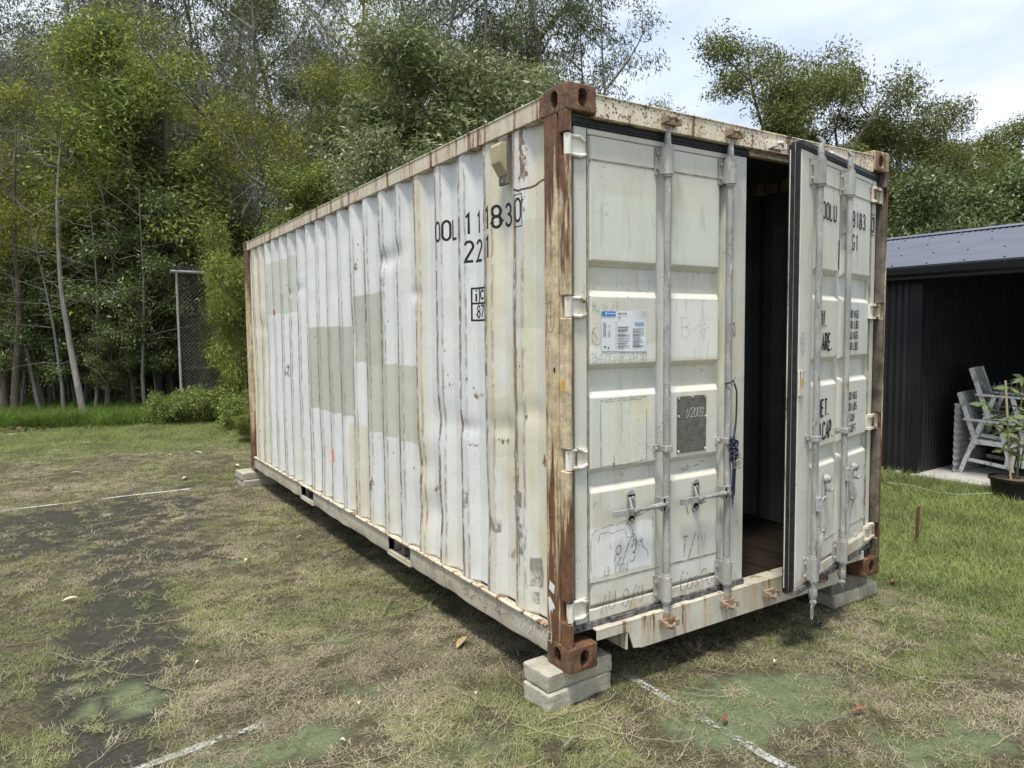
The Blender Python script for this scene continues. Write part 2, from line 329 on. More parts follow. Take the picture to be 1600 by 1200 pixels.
# ------------------------------------------------------------------ stroke lettering
def arc(cx, cy, rx, ry, a0, a1, n=8): return [(cx+rx*cos(radians(a0+(a1-a0)*i/n)), cy+ry*sin(radians(a0+(a1-a0)*i/n))) for i in range(n+1)]
def oval(x0, y0, x1, y1):
    rx = (x1-x0)/2; cx = (x0+x1)/2; ry = min(rx*1.15, (y1-y0)/2)
    p = arc(cx, y1-ry, rx, ry, 0, 180, 8) + arc(cx, y0+ry, rx, ry, 180, 360, 8); return p + [p[0]]
w_ = .46
G = {
 'O': [oval(0, 0, w_, 1)], '0': [oval(0, 0, w_, 1)], '1': [[(.1, .84), (.24, 1), (.24, 0)]],
 '2': [arc(.23, .76, .23, .24, 165, -25, 9) + [(0, 0), (w_, 0)]],
 '3': [arc(.22, .76, .22, .24, 160, -75, 9) + [(.16, .53)], [(.16, .53)] + arc(.22, .27, .24, .27, 75, -160, 9)],
 '4': [[(.36, 0), (.36, 1), (0, .28), (w_, .28)]], '5': [[(.42, 1), (.05, 1), (.03, .56)] + arc(.22, .32, .24, .32, 110, -150, 10)],
 '6': [oval(0, 0, w_, .58), [(0, .3), (.04, .7), (.3, 1)]], '7': [[(0, 1), (w_, 1), (.14, 0)]],
 '8': [oval(.02, .5, w_-.02, 1), oval(0, 0, w_, .52)], '9': [oval(0, .42, w_, 1), [(w_, .7), (w_, .3)] + arc(.23, .22, .23, .22, 0, -150, 7)],
 'L': [[(0, 1), (0, 0), (.4, 0)]], 'U': [[(0, 1), (0, .25)] + arc(.23, .25, .23, .25, 180, 360, 10) + [(w_, 1)]],
 'G': [arc(.23, .74, .23, .26, 20, 180, 7) + arc(.23, .26, .23, .26, 180, 360, 8) + [(w_, .46), (.25, .46)]],
 'W': [[(0, 1), (.14, 0), (.3, .9), (.46, 0), (.6, 1)]], 'A': [[(0, 0), (.24, 1), (.48, 0)], [(.08, .33), (.4, .33)]],
 'R': [[(0, 0), (0, 1), (.22, 1)] + arc(.22, .75, .2, .25, 90, -90, 7) + [(0, .5)], [(.2, .5), (.44, 0)]],
 'P': [[(0, 0), (0, 1), (.22, 1)] + arc(.22, .73, .2, .27, 90, -90, 7) + [(0, .46)]],
 'E': [[(.4, 1), (0, 1), (0, 0), (.4, 0)], [(0, .52), (.34, .52)]], 'F': [[(.4, 1), (0, 1), (0, 0)], [(0, .52), (.34, .52)]],
 'T': [[(0, 1), (.44, 1)], [(.22, 1), (.22, 0)]], 'C': [arc(.23, .74, .23, .26, 15, 180, 7) + arc(.23, .26, .23, .26, 180, 345, 8)],
 'N': [[(0, 0), (0, 1), (.42, 0), (.42, 1)]], 'K': [[(0, 0), (0, 1)], [(.42, 1), (0, .4)], [(.13, .56), (.44, 0)]],
 'S': [arc(.22, .76, .21, .24, 20, 250, 9) + arc(.22, .27, .22, .27, 80, -160, 9)],
 'H': [[(0, 0), (0, 1)], [(.44, 0), (.44, 1)], [(0, .52), (.44, .52)]], 'h': [[(0, 1), (0, 0)], arc(.17, .36, .17, .18, 180, 0, 5)+[(.34, 0)]],
 'B': [[(0, 0), (0, 1), (.2, 1)] + arc(.2, .76, .2, .24, 90, -90, 6) + [(0, .52)], [(.2, .52)] + arc(.2, .26, .23, .26, 90, -90, 6) + [(0, 0)]],
 'M': [[(0, 0), (0, 1), (.26, .35), (.52, 1), (.52, 0)]], 'I': [[(.2, 0), (.2, 1)]], 'i': [[(.2, 0), (.2, .68)], [(.2, .86), (.2, .98)]],
 'c': [arc(.23, .5, .23, .3, 40, 320, 9)], 'V': [[(0, 1), (.23, 0), (.46, 1)]], 'X': [[(0, 1), (.46, 0)], [(.46, 1), (0, 0)]],
 'Y': [[(0, 1), (.23, .5), (.46, 1)], [(.23, .5), (.23, 0)]], 'Z': [[(0, 1), (.44, 1), (0, 0), (.44, 0)]], 'D': [[(0, 0), (0, 1), (.15, 1)] + arc(.15, .5, .3, .5, 90, -90, 8) + [(0, 0)]],
 '.': [[(.05, .0), (.05, .1)]], '/': [[(0, -.15), (.4, 1.1)]], '-': [[(.05, .45), (.35, .45)]], 'o': [oval(0, 0, .4, .55)], 's': [arc(.18, .41, .16, .14, 30, 250, 6) + arc(.18, .14, .17, .14, 80, -150, 6)],
 'e': [[(0, .3), (.38, .3)] + arc(.19, .29, .19, .28, 0, 320, 9)], 'r': [[(0, .55), (0, 0)], [(0, .38), (.15, .55), (.3, .5)]], 'p': [oval(0, 0, .38, .55), [(0, .5), (0, -.35)]],
 'k': [[(0, 1), (0, 0)], [(.33, .55), (0, .22)], [(.1, .3), (.36, 0)]], 'u': [[(0, .55), (0, .15)] + arc(.17, .16, .17, .16, 180, 360, 5) + [(.34, .55), (.34, 0)]], 'g': [oval(0, 0, .38, .55), [(.38, .5), (.38, -.2), (.2, -.38), (0, -.25)]],
}
GW = {'W': .6, 'M': .52, '.': .1, 'I': .4, 'i': .4, '1': .34, '-': .4}
def ribbon(pts, w):
    n = len(pts); V = []; P = [Vector(p) for p in pts]; closed = (P[0]-P[-1]).length < 1e-6
    for i in range(n):
        a = P[i]-P[i-1] if i else (P[0]-P[-2] if closed else P[1]-P[0])
        b = P[i+1]-P[i] if i < n-1 else (P[1]-P[0] if closed else P[-1]-P[-2])
        a = a.normalized(); b = b.normalized(); na = Vector((-a.y, a.x)); nb = Vector((-b.y, b.x))
        m = (na+nb); m = m.normalized() if m.length > 1e-4 else na
        k = 1/max(.45, m.dot(na)); V += [P[i]+m*w/2*k, P[i]-m*w/2*k]
    return V, [(2*i, 2*i+1, 2*i+3, 2*i+2) for i in range(n-1)]
def glyph_strokes(text, h, x=0., y=0., gap=.2, slant=0., jit=0., sx=1.):
    out = []; px = 0.; r = random.Random(len(text)*7+ord(text[0]))
    for ch in text:
        if ch == ' ': px += .5; continue
        dy = r.uniform(-jit, jit); ss = 1+r.uniform(-jit, jit)
        for st in G[ch]: out.append([(x+((px+q[0]*ss+slant*q[1])*h)*sx, y+(q[1]*ss+dy)*h) for q in st])
        px += GW.get(ch, .46)+gap
    return out
def print_mesh(name, strokes, width, place, mat, parent, cuts=None, lift=0.):
    """ribbons in a (u, v) plane, cut along the folds in `cuts`, then placed by `place(u, v)`"""
    bm = bmesh.new()
    for st in strokes:
        V, F = ribbon(st, width); vs = [bm.verts.new((v.x, v.y, 0)) for v in V]
        for f in F:
            try: bm.faces.new([vs[i] for i in f])
            except ValueError: pass
    for c in (cuts or []):
        bmesh.ops.bisect_plane(bm, geom=bm.verts[:]+bm.edges[:]+bm.faces[:], plane_co=(c, 0, 0), plane_no=(1, 0, 0))
    for v in bm.verts: v.co = place(v.co.x, v.co.y)
    me = bpy.data.meshes.new(name); bm.to_mesh(me); bm.free(); me.materials.append(mat)
    o = link(name, me, parent)
    if name == 'handwriting': o['kind'] = 'stuff'
    return o

# ------------------------------------------------------------------ ground
def lattice(x, y, s, seed):
    x = x/s+seed*17.3; y = y/s+seed*9.1; xi = np.floor(x).astype(np.int64); yi = np.floor(y).astype(np.int64); xf = x-xi; yf = y-yi
    xf = xf*xf*(3-2*xf); yf = yf*yf*(3-2*yf)
    def h(a, b):
        n = (a*374761393 + b*668265263 + seed*144665) & 0xffffffff; n = ((n ^ (n >> 13))*1274126177) & 0xffffffff; return ((n ^ (n >> 16)) & 0xffff)/65535.
    return (h(xi, yi)*(1-xf)+h(xi+1, yi)*xf)*(1-yf)+(h(xi, yi+1)*(1-xf)+h(xi+1, yi+1)*xf)*yf
def fbm(x, y, s, seed, o=4):
    t = 0; a = .5; n = 0
    for i in range(o): t = t+a*lattice(x, y, s, seed+i); n += a; a *= .55; s *= .5
    return t/n
def sstep(v, a, b): t = np.clip((v-a)/(b-a), 0, 1); return t*t*(3-2*t)
def zones(x, y):
    """weights of bare dirt, green court carpet and green lawn; the rest is straw-coloured couch grass"""
    n1 = fbm(x, y, 1.1, 3); n2 = fbm(x, y, .35, 11); n3 = fbm(x, y, 2.6, 21)
    lawn = np.maximum(sstep(y + (n1-.5)*3.2 + x*.35, 8.6, 10.6)*(x < 3), sstep(x + (n1-.5)*1.9 - .22*y, 1.85, 3.1)*(x > .8))
    lawn = np.maximum(lawn, sstep(x+(n1-.5), 2.6, 3.6))
    lawn = np.maximum(lawn, np.exp(-(((x-1.95)/.45)**2+((y+.66)/.12)**2))*.9)
    def g(cx, cy, rx, ry, k=1., a=0.):
        dx = (x-cx)*cos(a)+(y-cy)*sin(a); dy = -(x-cx)*sin(a)+(y-cy)*cos(a)
        return k*np.exp(-((dx/rx)**2+(dy/ry)**2))
    d = g(-1.35, 5.45, .95, .6) + g(-2.15, 4.9, .9, .8, .9) + g(-1.05, 3.9, .45, 1.0, .8) + g(-1.5, 2.9, .28, 1.1, 1.) + g(-1.68, 1.7, .3, .9, .95) + g(-1.75, .8, .28, .7, .7) + g(-2.3, 2.6, .5, 1.2, .25) + g(-2.4, 1.1, .4, .6, .5)
    d = d + g(.3, 1.2, .9, .9, .35) + g(-.7, 6.35, 1.2, .3, .4)
    dirt = sstep(d + (n2-.5)*1.1 + (n1-.5)*.7, .42, .75)*(1-lawn)
    dirt = np.maximum(dirt, sstep(n2*.6+n1*.4, .60, .70)*.75*(1-lawn))
    inside = (y < .64)                              # inside the old court line the carpet shows
    t = g(-1.32, .42, .55, .16, 1.1) + g(.62, -.36, .30, .20, 1.1) + g(.92, -.5, .35, .16, .9) + g(.36, -.42, .16, .10, .8) + g(-1.62, 1.25, .22, .35, .75) + g(-.55, 1.2, .18, .25, .6) + g(-.75, .7, .25, .2, .5) + g(1.3, -.2, .6, .35, .55) + g(-1.9, .2, .4, .4, .5) + g(.25, -.95, .5, .3, .55) + g(-.8, .05, .5, .3, .35)+ g(1.1, -1.05, .5, .4, .6)
    n4 = fbm(x, y, .09, 71, 2); turf = sstep(t*.95 + (n2-.5)*1.5 + (n1-.5)*.6 + (n4-.5)*.9, .40, .74)*(1-lawn)
    return dirt, turf, lawn, n1, n2, n3
def axis(lo, hi, step, far):
    a = list(np.arange(lo, hi+1e-6, step)); s = step; x = a[-1]
    while x < far: s *= 1.35; x += s; a.append(x)
    s = step; x = a[0]; b = []
    while x > -far: s *= 1.35; x -= s; b.append(x)
    return np.array(b[::-1]+a)
def height(x, y):
    near = np.exp(-((x)**2+(y-3)**2)/400)
    h = (fbm(x, y, .5, 5, 3)-.5)*.022 + (fbm(x, y, .12, 8, 2)-.5)*.008 + (fbm(x, y, 4, 33, 2)-.5)*.03
    flat = np.exp(-((x-.1)**2+(y-.13)**2)/.2) + np.exp(-((x-2.27)**2+(y-.15)**2)/.2) + np.exp(-((x-.05)**2+(y-5.95)**2)/.2)
    return h*near*(1-np.clip(flat, 0, 1))
def make_ground():
    xs = axis(-4.2, 5.6, .05, 400); ys = axis(-2.2, 11.0, .055, 400)
    X, Y = np.meshgrid(xs, ys, indexing='ij'); x = X.ravel(); y = Y.ravel()
    dirt, turf, lawn, n1, n2, n3 = zones(x, y)
    z = GZ + height(x, y) - dirt*.004
    i = np.arange(len(xs)*len(ys)).reshape(len(xs), len(ys))
    F = np.stack([i[:-1, :-1], i[1:, :-1], i[1:, 1:], i[:-1, 1:]], -1).reshape(-1, 4)
    me = np_mesh('ground', np.stack([x, y, z], 1), F, [], smooth=True)
    a = me.color_attributes.new('zone', 'FLOAT_COLOR', 'POINT')
    a.data.foreach_set('color', np.stack([dirt, turf, lawn, np.ones_like(x)], 1).astype(np.float32).ravel())
    m = NT('grassy ground with bare soil and old court carpet')
    at = m.n('ShaderNodeAttribute'); at.attribute_name = 'zone'; sp = m.n('ShaderNodeSeparateColor'); m.l(at.outputs['Color'], sp.inputs[0])
    fine = m.noise(55, 6, .7); mid = m.noise(9, 5, .6); br = m.noise(1.3, 4)
    straw = m.mix(m.rng(fine, .35, .65), (.040, .034, .023), (.17, .15, .095)); straw = m.mix(m.math('MULTIPLY', m.rng(mid, .42, .6), .6), straw, (.085, .085, .035))
    straw = m.mix(m.math('MULTIPLY', m.rng(m.noise(26, 4), .5, .62), .55), straw, (.04, .032, .024))
    soil = m.mix(m.rng(fine, .3, .7), (.028, .027, .021), (.082, .077, .062)); soil = m.mix(m.rng(mid, .4, .65), soil, (.048, .047, .034)); soil = m.mix(m.math('MULTIPLY', m.rng(m.noise(30, 6, .75), .52, .64), .7), soil, (.115, .105, .08))
    soil = m.mix(m.math('MULTIPLY', m.rng(br, .5, .65), .5), soil, (.045, .055, .03))
    carpet = m.mix(m.rng(m.noise(75, 6, .8), .3, .7), (.09, .12, .06), (.215, .255, .14)); carpet = m.mix(m.math('MULTIPLY', m.rng(m.noise(24, 5, .7), .50, .64), .55), carpet, (.085, .08, .05)); carpet = m.mix(m.math('MULTIPLY', m.rng(mid, .48, .7), .5), carpet, (.055, .065, .035))
    lawn_c = m.mix(m.rng(fine, .35, .65), (.05, .07, .018), (.12, .155, .045)); lawn_c = m.mix(m.math('MULTIPLY', m.rng(mid, .5, .7), .5), lawn_c, (.12, .12, .05))
    c = m.mix(sp.outputs[0], straw, soil); c = m.mix(sp.outputs[1], c, carpet); c = m.mix(sp.outputs[2], c, lawn_c)
    m.bump(m.math('ADD', fine, m.math('MULTIPLY', m.noise(160, 3), .5)), .8, .02)
    me.materials.append(m.done(c, .9)); m.b.inputs['Specular IOR Level'].default_value = .15
    o = link('ground', me); tag(o, kind='structure')
make_ground()

def court_line(name, x0, y0, x1, y1, seed, th, wear):
    """a worn painted line lying 4 mm above the ground"""
    a = Vector((x0, y0)); b = Vector((x1, y1)); n = int((b-a).length/.06); d = (b-a).normalized(); s = Vector((-d.y, d.x))
    V = []; r = random.Random(seed)
    for i in range(n+1):
        p = a+d*(i*.06)
        for k in (-.022, -.007, .007, .022):
            q = p+s*(k+r.uniform(-.004, .004)); V.append((q.x, q.y))
    V = np.array(V); z = GZ+height(V[:, 0], V[:, 1])+.006
    F = [(i*4+j, i*4+j+1, i*4+j+5, i*4+j+4) for i in range(n) for j in range(3)]
    m = NT('worn white line paint'+str(seed)); tr = m.n('ShaderNodeBsdfTransparent'); mx = m.n('ShaderNodeMixShader')
    f = m.math('ADD', m.math('MULTIPLY', m.noise(60, 5, .75), .5), m.math('MULTIPLY', m.noise(3.2, 3), .5)); m.put(m.rng(f, th, th+.05), mx.inputs[0])
    m.l(tr.outputs[0], mx.inputs[1]); m.l(m.b.outputs[0], mx.inputs[2]); m.l(mx.outputs[0], m.out.inputs[0])
    me = np_mesh(name, np.column_stack([V, z]), F, [m.done(m.mix(m.rng(m.noise(90, 4), .4, .6), wear, tuple(min(.6, q*1.75) for q in wear)), .8)])
    tag(link(name, me), kind='structure')
court_line('court_line_marking', -3.4, 6.19, -.62, 6.17, 1, .43, (.46, .44, .41))
court_line('court_line_marking', -2.2, .56, -1.02, .675, 2, .485, (.24, .24, .22))
court_line('court_line_marking', .44, .35, .46, -1.9, 3, .485, (.28, .28, .26))
court_line('court_line_marking', 2.05, -.6, 2.6, -.62, 4, .53, (.24, .24, .22))

# ------------------------------------------------------------------ the container
CW, CL, CH = 2.438, 6.058, 2.591
CT = tag(empty('shipping_container'), 'long off white steel shipping container with rusty corners and one door ajar', 'shipping container')

def casting_meshes():
    def b(sx, sy, sz, off=(0, 0, 0), bev=0.):
        bm = bmesh.new(); bmesh.ops.create_cube(bm, size=1)
        for v in bm.verts: v.co = Vector(((v.co.x+.5)*sx+off[0], (v.co.y+.5)*sy+off[1], (v.co.z+.5)*sz+off[2]))
        if bev: bmesh.ops.bevel(bm, geom=bm.edges[:], offset=bev, segments=3, affect='EDGES', profile=.6)
        me = bpy.data.meshes.new('tmp'); bm.to_mesh(me); bm.free(); return me
    def slot(hw, hh, ln, rot, pos):         # stadium prism along local z
        p = arc(0, hh-hw, hw, hw, 0, 180, 8)+arc(0, -(hh-hw), hw, hw, 180, 360, 8)
        m = MB().prism(p, -ln/2, ln/2, Matrix.Translation(pos) @ rot); return m.mesh('tmp', M_CAST)
    base = bpy.data.objects.new('tmp', b(.162, .178, .118, bev=.011)); COL.objects.link(base)
    cuts = [b(.162-.056, .178-.056, .118-.05, (.028, .028, .025)),
            slot(.0255, .0395, .1, Matrix.Rotation(radians(90), 4, 'X'), (.085, 0, .059)),
            slot(.0255, .0395, .1, Matrix.Rotation(radians(90), 4, 'Z') @ Matrix.Rotation(radians(90), 4, 'X'), (0, .093, .059)),
            slot(.032, .05, .1, Matrix.Identity(4), (.085, .093, .118))]
    tmp = []
    for me in cuts:
        o = bpy.data.objects.new('tmp', me); COL.objects.link(o); tmp.append(o)
        md = base.modifiers.new('b', 'BOOLEAN'); md.operation = 'DIFFERENCE'; md.object = o; md.solver = 'EXACT'
    dg = bpy.context.evaluated_depsgraph_get(); me = bpy.data.meshes.new_from_object(base.evaluated_get(dg))
    for o in tmp+[base]: bpy.data.objects.remove(o)
    me.name = 'corner_casting'; me.materials.clear(); me.shade_smooth(); me.set_sharp_from_angle(angle=radians(30)); return me
CM = casting_meshes()
for ix, X0 in ((0, 0), (1, CW)):
    for iy, Y0 in ((0, 0), (1, CL)):
        for iz, Z0 in ((0, 0), (1, CH)):
            me = CM.copy(); sx, sy, sz = (-1 if ix else 1), (-1 if iy else 1), (1 if iz else -1)
            T = Matrix.Translation((X0, Y0, CH-.118 if iz else .118)) @ Matrix.Diagonal((sx, sy, sz, 1))
            me.transform(T)
            if sx*sy*sz < 0: me.flip_normals()
            me.materials.append(M_CAST2 if (ix and iz) else M_CAST)
            link('corner_casting', me, CT)

# corner posts
HZ = (2.335, 1.64, .965, .275)
def front_post(x0, sx, mat):
    m = MB(); f = lambda a, b: (min(x0+sx*a, x0+sx*b), max(x0+sx*a, x0+sx*b))
    a, b = f(.002, .07); m.box(a, b, .078, .176, .114, CH-.114)          # rear channel seen from the side
    a, b = f(.010, .06); m.box(a, b, .060, .080, .114, CH-.114)
    zs = [.114]+[q for h in sorted(HZ) for q in (h-.048, h+.048)]+[CH-.114]
    for i in range(0, len(zs), 2):
        a, b = f(.000, .030); m.box(a, b, .006, .066, zs[i], zs[i+1])     # bulging front strip, broken at every hinge
    a, b = f(.03, .06); m.box(a, b, .052, .064, .114, CH-.114)
    return m.build('corner_post', mat, CT, bevel=.007, seg=3)
front_post(0, 1, M_POST)
rp = front_post(CW, -1, M_CHAN)
MB().box(CW-.001, CW+.0015, .004, .05, .114, CH-.114).box(CW-.012, CW+.0012, .0035, .006, .114, CH-.114).build('post_edge_strip', M_POST, rp, bevel=.001)
# recessed channel between the right door and its post
MB().box(CW-.095, CW-.06, .085, .11, .118, CH-.118).box(CW-.062, CW-.03, .052, .09, .118, CH-.118).build('corner_post_channel', M_CHAN, CT, bevel=.003)
for x in (0, CW-.07):
    MB().box(x+.002, x+.068, CL-.176, CL-.002, .114, CH-.114).build('corner_post', M_POST, CT, bevel=.006)

# rails
m = MB(); m.box(.0, .058, .170, CL-.17, 2.482, 2.566); m.box(-.004, .03, .178, CL-.178, 2.562, 2.572); TR = m.build('top_rail', M_RAIL_T, CT, bevel=.004)
MB().box(CW-.058, CW, .170, CL-.17, 2.482, 2.566).build('top_rail', M_RAIL_T, CT, bevel=.004)
def bottom_rail(x0, sx):
    f = lambda a, b: (min(x0+sx*a, x0+sx*b), max(x0+sx*a, x0+sx*b)); m = MB(); r = random.Random(4)
    spans = [(.172, 1.70), (2.06, 3.73), (4.10, CL-.172)]
    # wavy outer web made of short lengths so that the knocked bottom edge shows
    for (a, b) in spans:
        n = int((b-a)/.06); V = []; F = []
        for i in range(n+1):
            y = a+(b-a)*i/n; w = .006*sin(y*9.1)*sin(y*3.7+1)+.002*sin(y*23); dz = .004*sin(y*5.3+2)*sin(y*13.1)
            for (dx, z) in ((.05, .042+dz), (.006+w, .040+dz), (.003+w*.6, .052+dz), (.006, .11), (.007, .158), (.05, .165)):
                V.append((x0+sx*dx, y, z))
        for i in range(n):
            for j in range(5): F.append((i*6+j, i*6+j+1, (i+1)*6+j+1, (i+1)*6+j))
        F += [tuple(range(6)), tuple(n*6+j for j in reversed(range(6)))]
        m.add(V, F)
    for (a, b) in ((1.70, 2.06), (3.73, 4.10)):           # fork pockets: strap below, side plates, tunnel roof
        q = f(.004, .03); m.box(q[0], q[1], a-.02, b+.02, .036, .058)
        q = f(.0, .5); m.box(q[0], q[1], a, b, .030, .040)
        q = f(.012, .9); m.box(q[0], q[1], a-.006, a, .045, .16); m.box(q[0], q[1], b, b+.006, .045, .16); m.box(q[0], q[1], a, b, .152, .16)
    return m.build('bottom_rail', M_RAIL_B, CT, smooth=True)
BR = bottom_rail(0, 1); bottom_rail(CW, -1)
# wavy lip of the floor rail that the side sheet stands on
V = []; F = []; n = 420
def prof(y):
    """depth of the side sheet behind its outermost flats"""
    d = ((y-FOLD0)/PITCH_C) % 1.; d *= PITCH_C          # metres past a far fold of an outer flat
    if d < .068: return CDEP*d/.068
    if d < .138: return CDEP
    if d < .2055: return CDEP*(1-(d-.138)/.0675)
    return 0.
DENTS = [(.60, 1.05, .10, .05, .014), (.95, 1.02, .10, .04, .014), (1.30, 1.03, .14, .10, .016), (1.52, .72, .12, .12, .022), (1.60, 1.78, .09, .035, .016), (2.05, 2.03, .10, .06, .022), (1.84, 2.05, .08, .06, .020),
         (2.62, 1.52, .10, .15, .010), (3.05, 1.9, .08, .12, .008), (4.02, 1.95, .07, .04, .014), (4.3, 1.93, .06, .03, .012), (5.3, 1.35, .3, .3, .016), (5.6, .9, .25, .3, .014), (5.45, 1.62, .12, .08, .02),
         (1.15, .85, .10, .30, .012), (.75, .55, .10, .2, .010), (2.2, .62, .12, .2, .008), (3.5, .5, .2, .2, .008), (1.42, .45, .2, .12, .022), (.35, 1.15, .12, .05, .010), (.5, 2.0, .2, .2, .006)]
def side_depth(y, z):
    b = 0.
    for (cy, cz, ry, rz, k) in DENTS:
        e = ((y-cy)/ry)**2+((z-cz)/rz)**2
        if e < 6: b += k*math.exp(-e)
    b += .004*sin(y*2.1+z*1.3)*sin(z*2.2)
    return XO+prof(y)+b
for i in range(n+1):
    y = .178+(CL-.356)*i/n; w = .008*math.exp(-((y-1.5)/.06)**2)+.004*abs(sin(y*6.3))
    for (dx, z) in ((-.004-.012*(prof(y)/CDEP > .5)*0, .158), (-.007, .166+w), (.0, .174+w*.6), (.012+prof(y)*.5, .172)): V.append((dx, y, z))
for i in range(n):
    for j in range(3): F.append((i*4+j, i*4+j+1, i*4+j+5, i*4+j+4))
MB().add(V, F).build('rail_lip', M_RAIL_T, BR, smooth=True)

def side_panel():
    fl = []; y = FOLD0-PITCH_C*2
    while y < CL:
        for a, b, k in ((0, .068, 3), (.068, .138, 3), (.138, .2055, 3), (.2055, PITCH_C, 3)):
            fl += [(y+a+(b-a)*i/k, i == 0) for i in range(k)]
        y += PITCH_C
    ys = [(q, s) for q, s in fl if .172 < q < CL-.172]; ys = [(.170, False)]+ys+[(CL-.170, False)]
    zs = np.linspace(.160, 2.49, 96); nz = len(zs)
    V = np.array([(side_depth(q, z), q, z) for q, s in ys for z in zs])
    i = np.arange(len(ys)*nz).reshape(len(ys), nz)
    F = np.stack([i[:-1, :-1], i[:-1, 1:], i[1:, 1:], i[1:, :-1]], -1).reshape(-1, 4)
    me = np_mesh('side_panel', V, F, [MS], smooth=True)
    sharp = np.zeros(len(me.edges), bool); ev = np.zeros(len(me.edges)*2, np.int32); me.edges.foreach_get('vertices', ev); ev = ev.reshape(-1, 2)
    isf = np.array([s for q, s in ys]); sharp[(ev[:, 0]//nz == ev[:, 1]//nz) & isf[ev[:, 0]//nz]] = True
    me.edges.foreach_set('use_edge_sharp', sharp)
    o = link('side_panel', me, CT); sl = o.modifiers.new('thickness', 'SOLIDIFY'); sl.thickness = .0025; sl.offset = 1
    return o, [q for q, s in ys if s]
SP, FOLDS = side_panel()
# the other steel skins: right side, roof, rear wall, seen only from inside or from another position
def corrugated(name, n, fn, mat):
    V = []; F = []
    for i in range(n+1): V += fn(i/n)
    for i in range(n): F.append((2*i, 2*i+1, 2*i+3, 2*i+2))
    return MB().add(V, F).build(name, mat, CT)
def _r(t): y = .172+t*(CL-.344); return [(CW-XO-prof(y), y, .16), (CW-XO-prof(y), y, 2.49)]
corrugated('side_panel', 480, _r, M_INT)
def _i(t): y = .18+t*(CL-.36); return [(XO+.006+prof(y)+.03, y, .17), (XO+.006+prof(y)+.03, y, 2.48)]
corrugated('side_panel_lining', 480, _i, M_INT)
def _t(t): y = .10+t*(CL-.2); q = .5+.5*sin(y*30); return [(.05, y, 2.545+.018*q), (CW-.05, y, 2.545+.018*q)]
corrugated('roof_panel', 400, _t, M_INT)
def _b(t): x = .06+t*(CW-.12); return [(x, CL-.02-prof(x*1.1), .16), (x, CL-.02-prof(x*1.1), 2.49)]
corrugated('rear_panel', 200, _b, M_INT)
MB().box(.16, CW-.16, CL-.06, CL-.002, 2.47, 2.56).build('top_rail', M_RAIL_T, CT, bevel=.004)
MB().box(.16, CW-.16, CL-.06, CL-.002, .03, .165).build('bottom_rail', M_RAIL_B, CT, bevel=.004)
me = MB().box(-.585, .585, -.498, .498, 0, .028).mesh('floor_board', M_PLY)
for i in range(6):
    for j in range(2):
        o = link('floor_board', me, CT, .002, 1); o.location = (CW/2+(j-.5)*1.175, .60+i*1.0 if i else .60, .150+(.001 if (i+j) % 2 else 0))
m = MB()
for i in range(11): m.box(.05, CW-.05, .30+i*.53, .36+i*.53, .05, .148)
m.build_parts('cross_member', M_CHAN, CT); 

# header and sill of the door frame
m = MB().box(.160, CW-.160, .004, .055, 2.462, 2.556).box(.158, CW-.158, -.002, .075, 2.552, 2.560).box(.05, CW-.05, .05, .085, 2.44, 2.50)
m.build('door_header', M_HEAD, CT, bevel=.003)
poly = [(.162, .118), (.162, .165), (CW-.162, .165), (CW-.162, .118), (CW-.37, .118), (CW-.40, .04), (CW-.43, .022), (.43, .022), (.385, .028), (.355, .108), (.34, .118)]
Mx = Matrix(((1, 0, 0, 0), (0, 0, 1, 0), (0, 1, 0, 0), (0, 0, 0, 1)))
m = MB().prism(poly, .006, .014, Mx).box(.43, CW-.43, .006, .075, .018, .026).box(.162, CW-.162, .006, .16, .160, .168).box(.34, .352, .01, .15, .03, .12).box(CW-.352, CW-.34, .01, .15, .03, .12)
m.build('door_sill', M_SILL, CT, bevel=.002)
# keeper cams on header and sill
def cam_keeper(x, z, up, white):
    s = 1 if up else -1
    m = MB().box(x-.05, x+.045, -.014, .004, z-.012, z+.020).box(x-.052, x-.032, -.045, -.012, z-.010, z+.016).box(x+.030, x+.046, -.040, -.012, z-.016, z+.012)
    m.tube([(x-.045, -.042, z+.004), (x-.012, -.050, z+.010*s), (x+.02, -.034, z)], [.012, .010, .007], 8)
    return m.build('cam_keeper', M_CAM if not white else M_HINGE, CT, smooth=True)
RODX = (.07+.527, .07+.962)
for x in RODX: cam_keeper(x, 2.502, True, False); cam_keeper(x, .112, False, False)
for x in (1.365, 1.80): cam_keeper(x, 2.488, True, True); cam_keeper(x, .098, False, False)

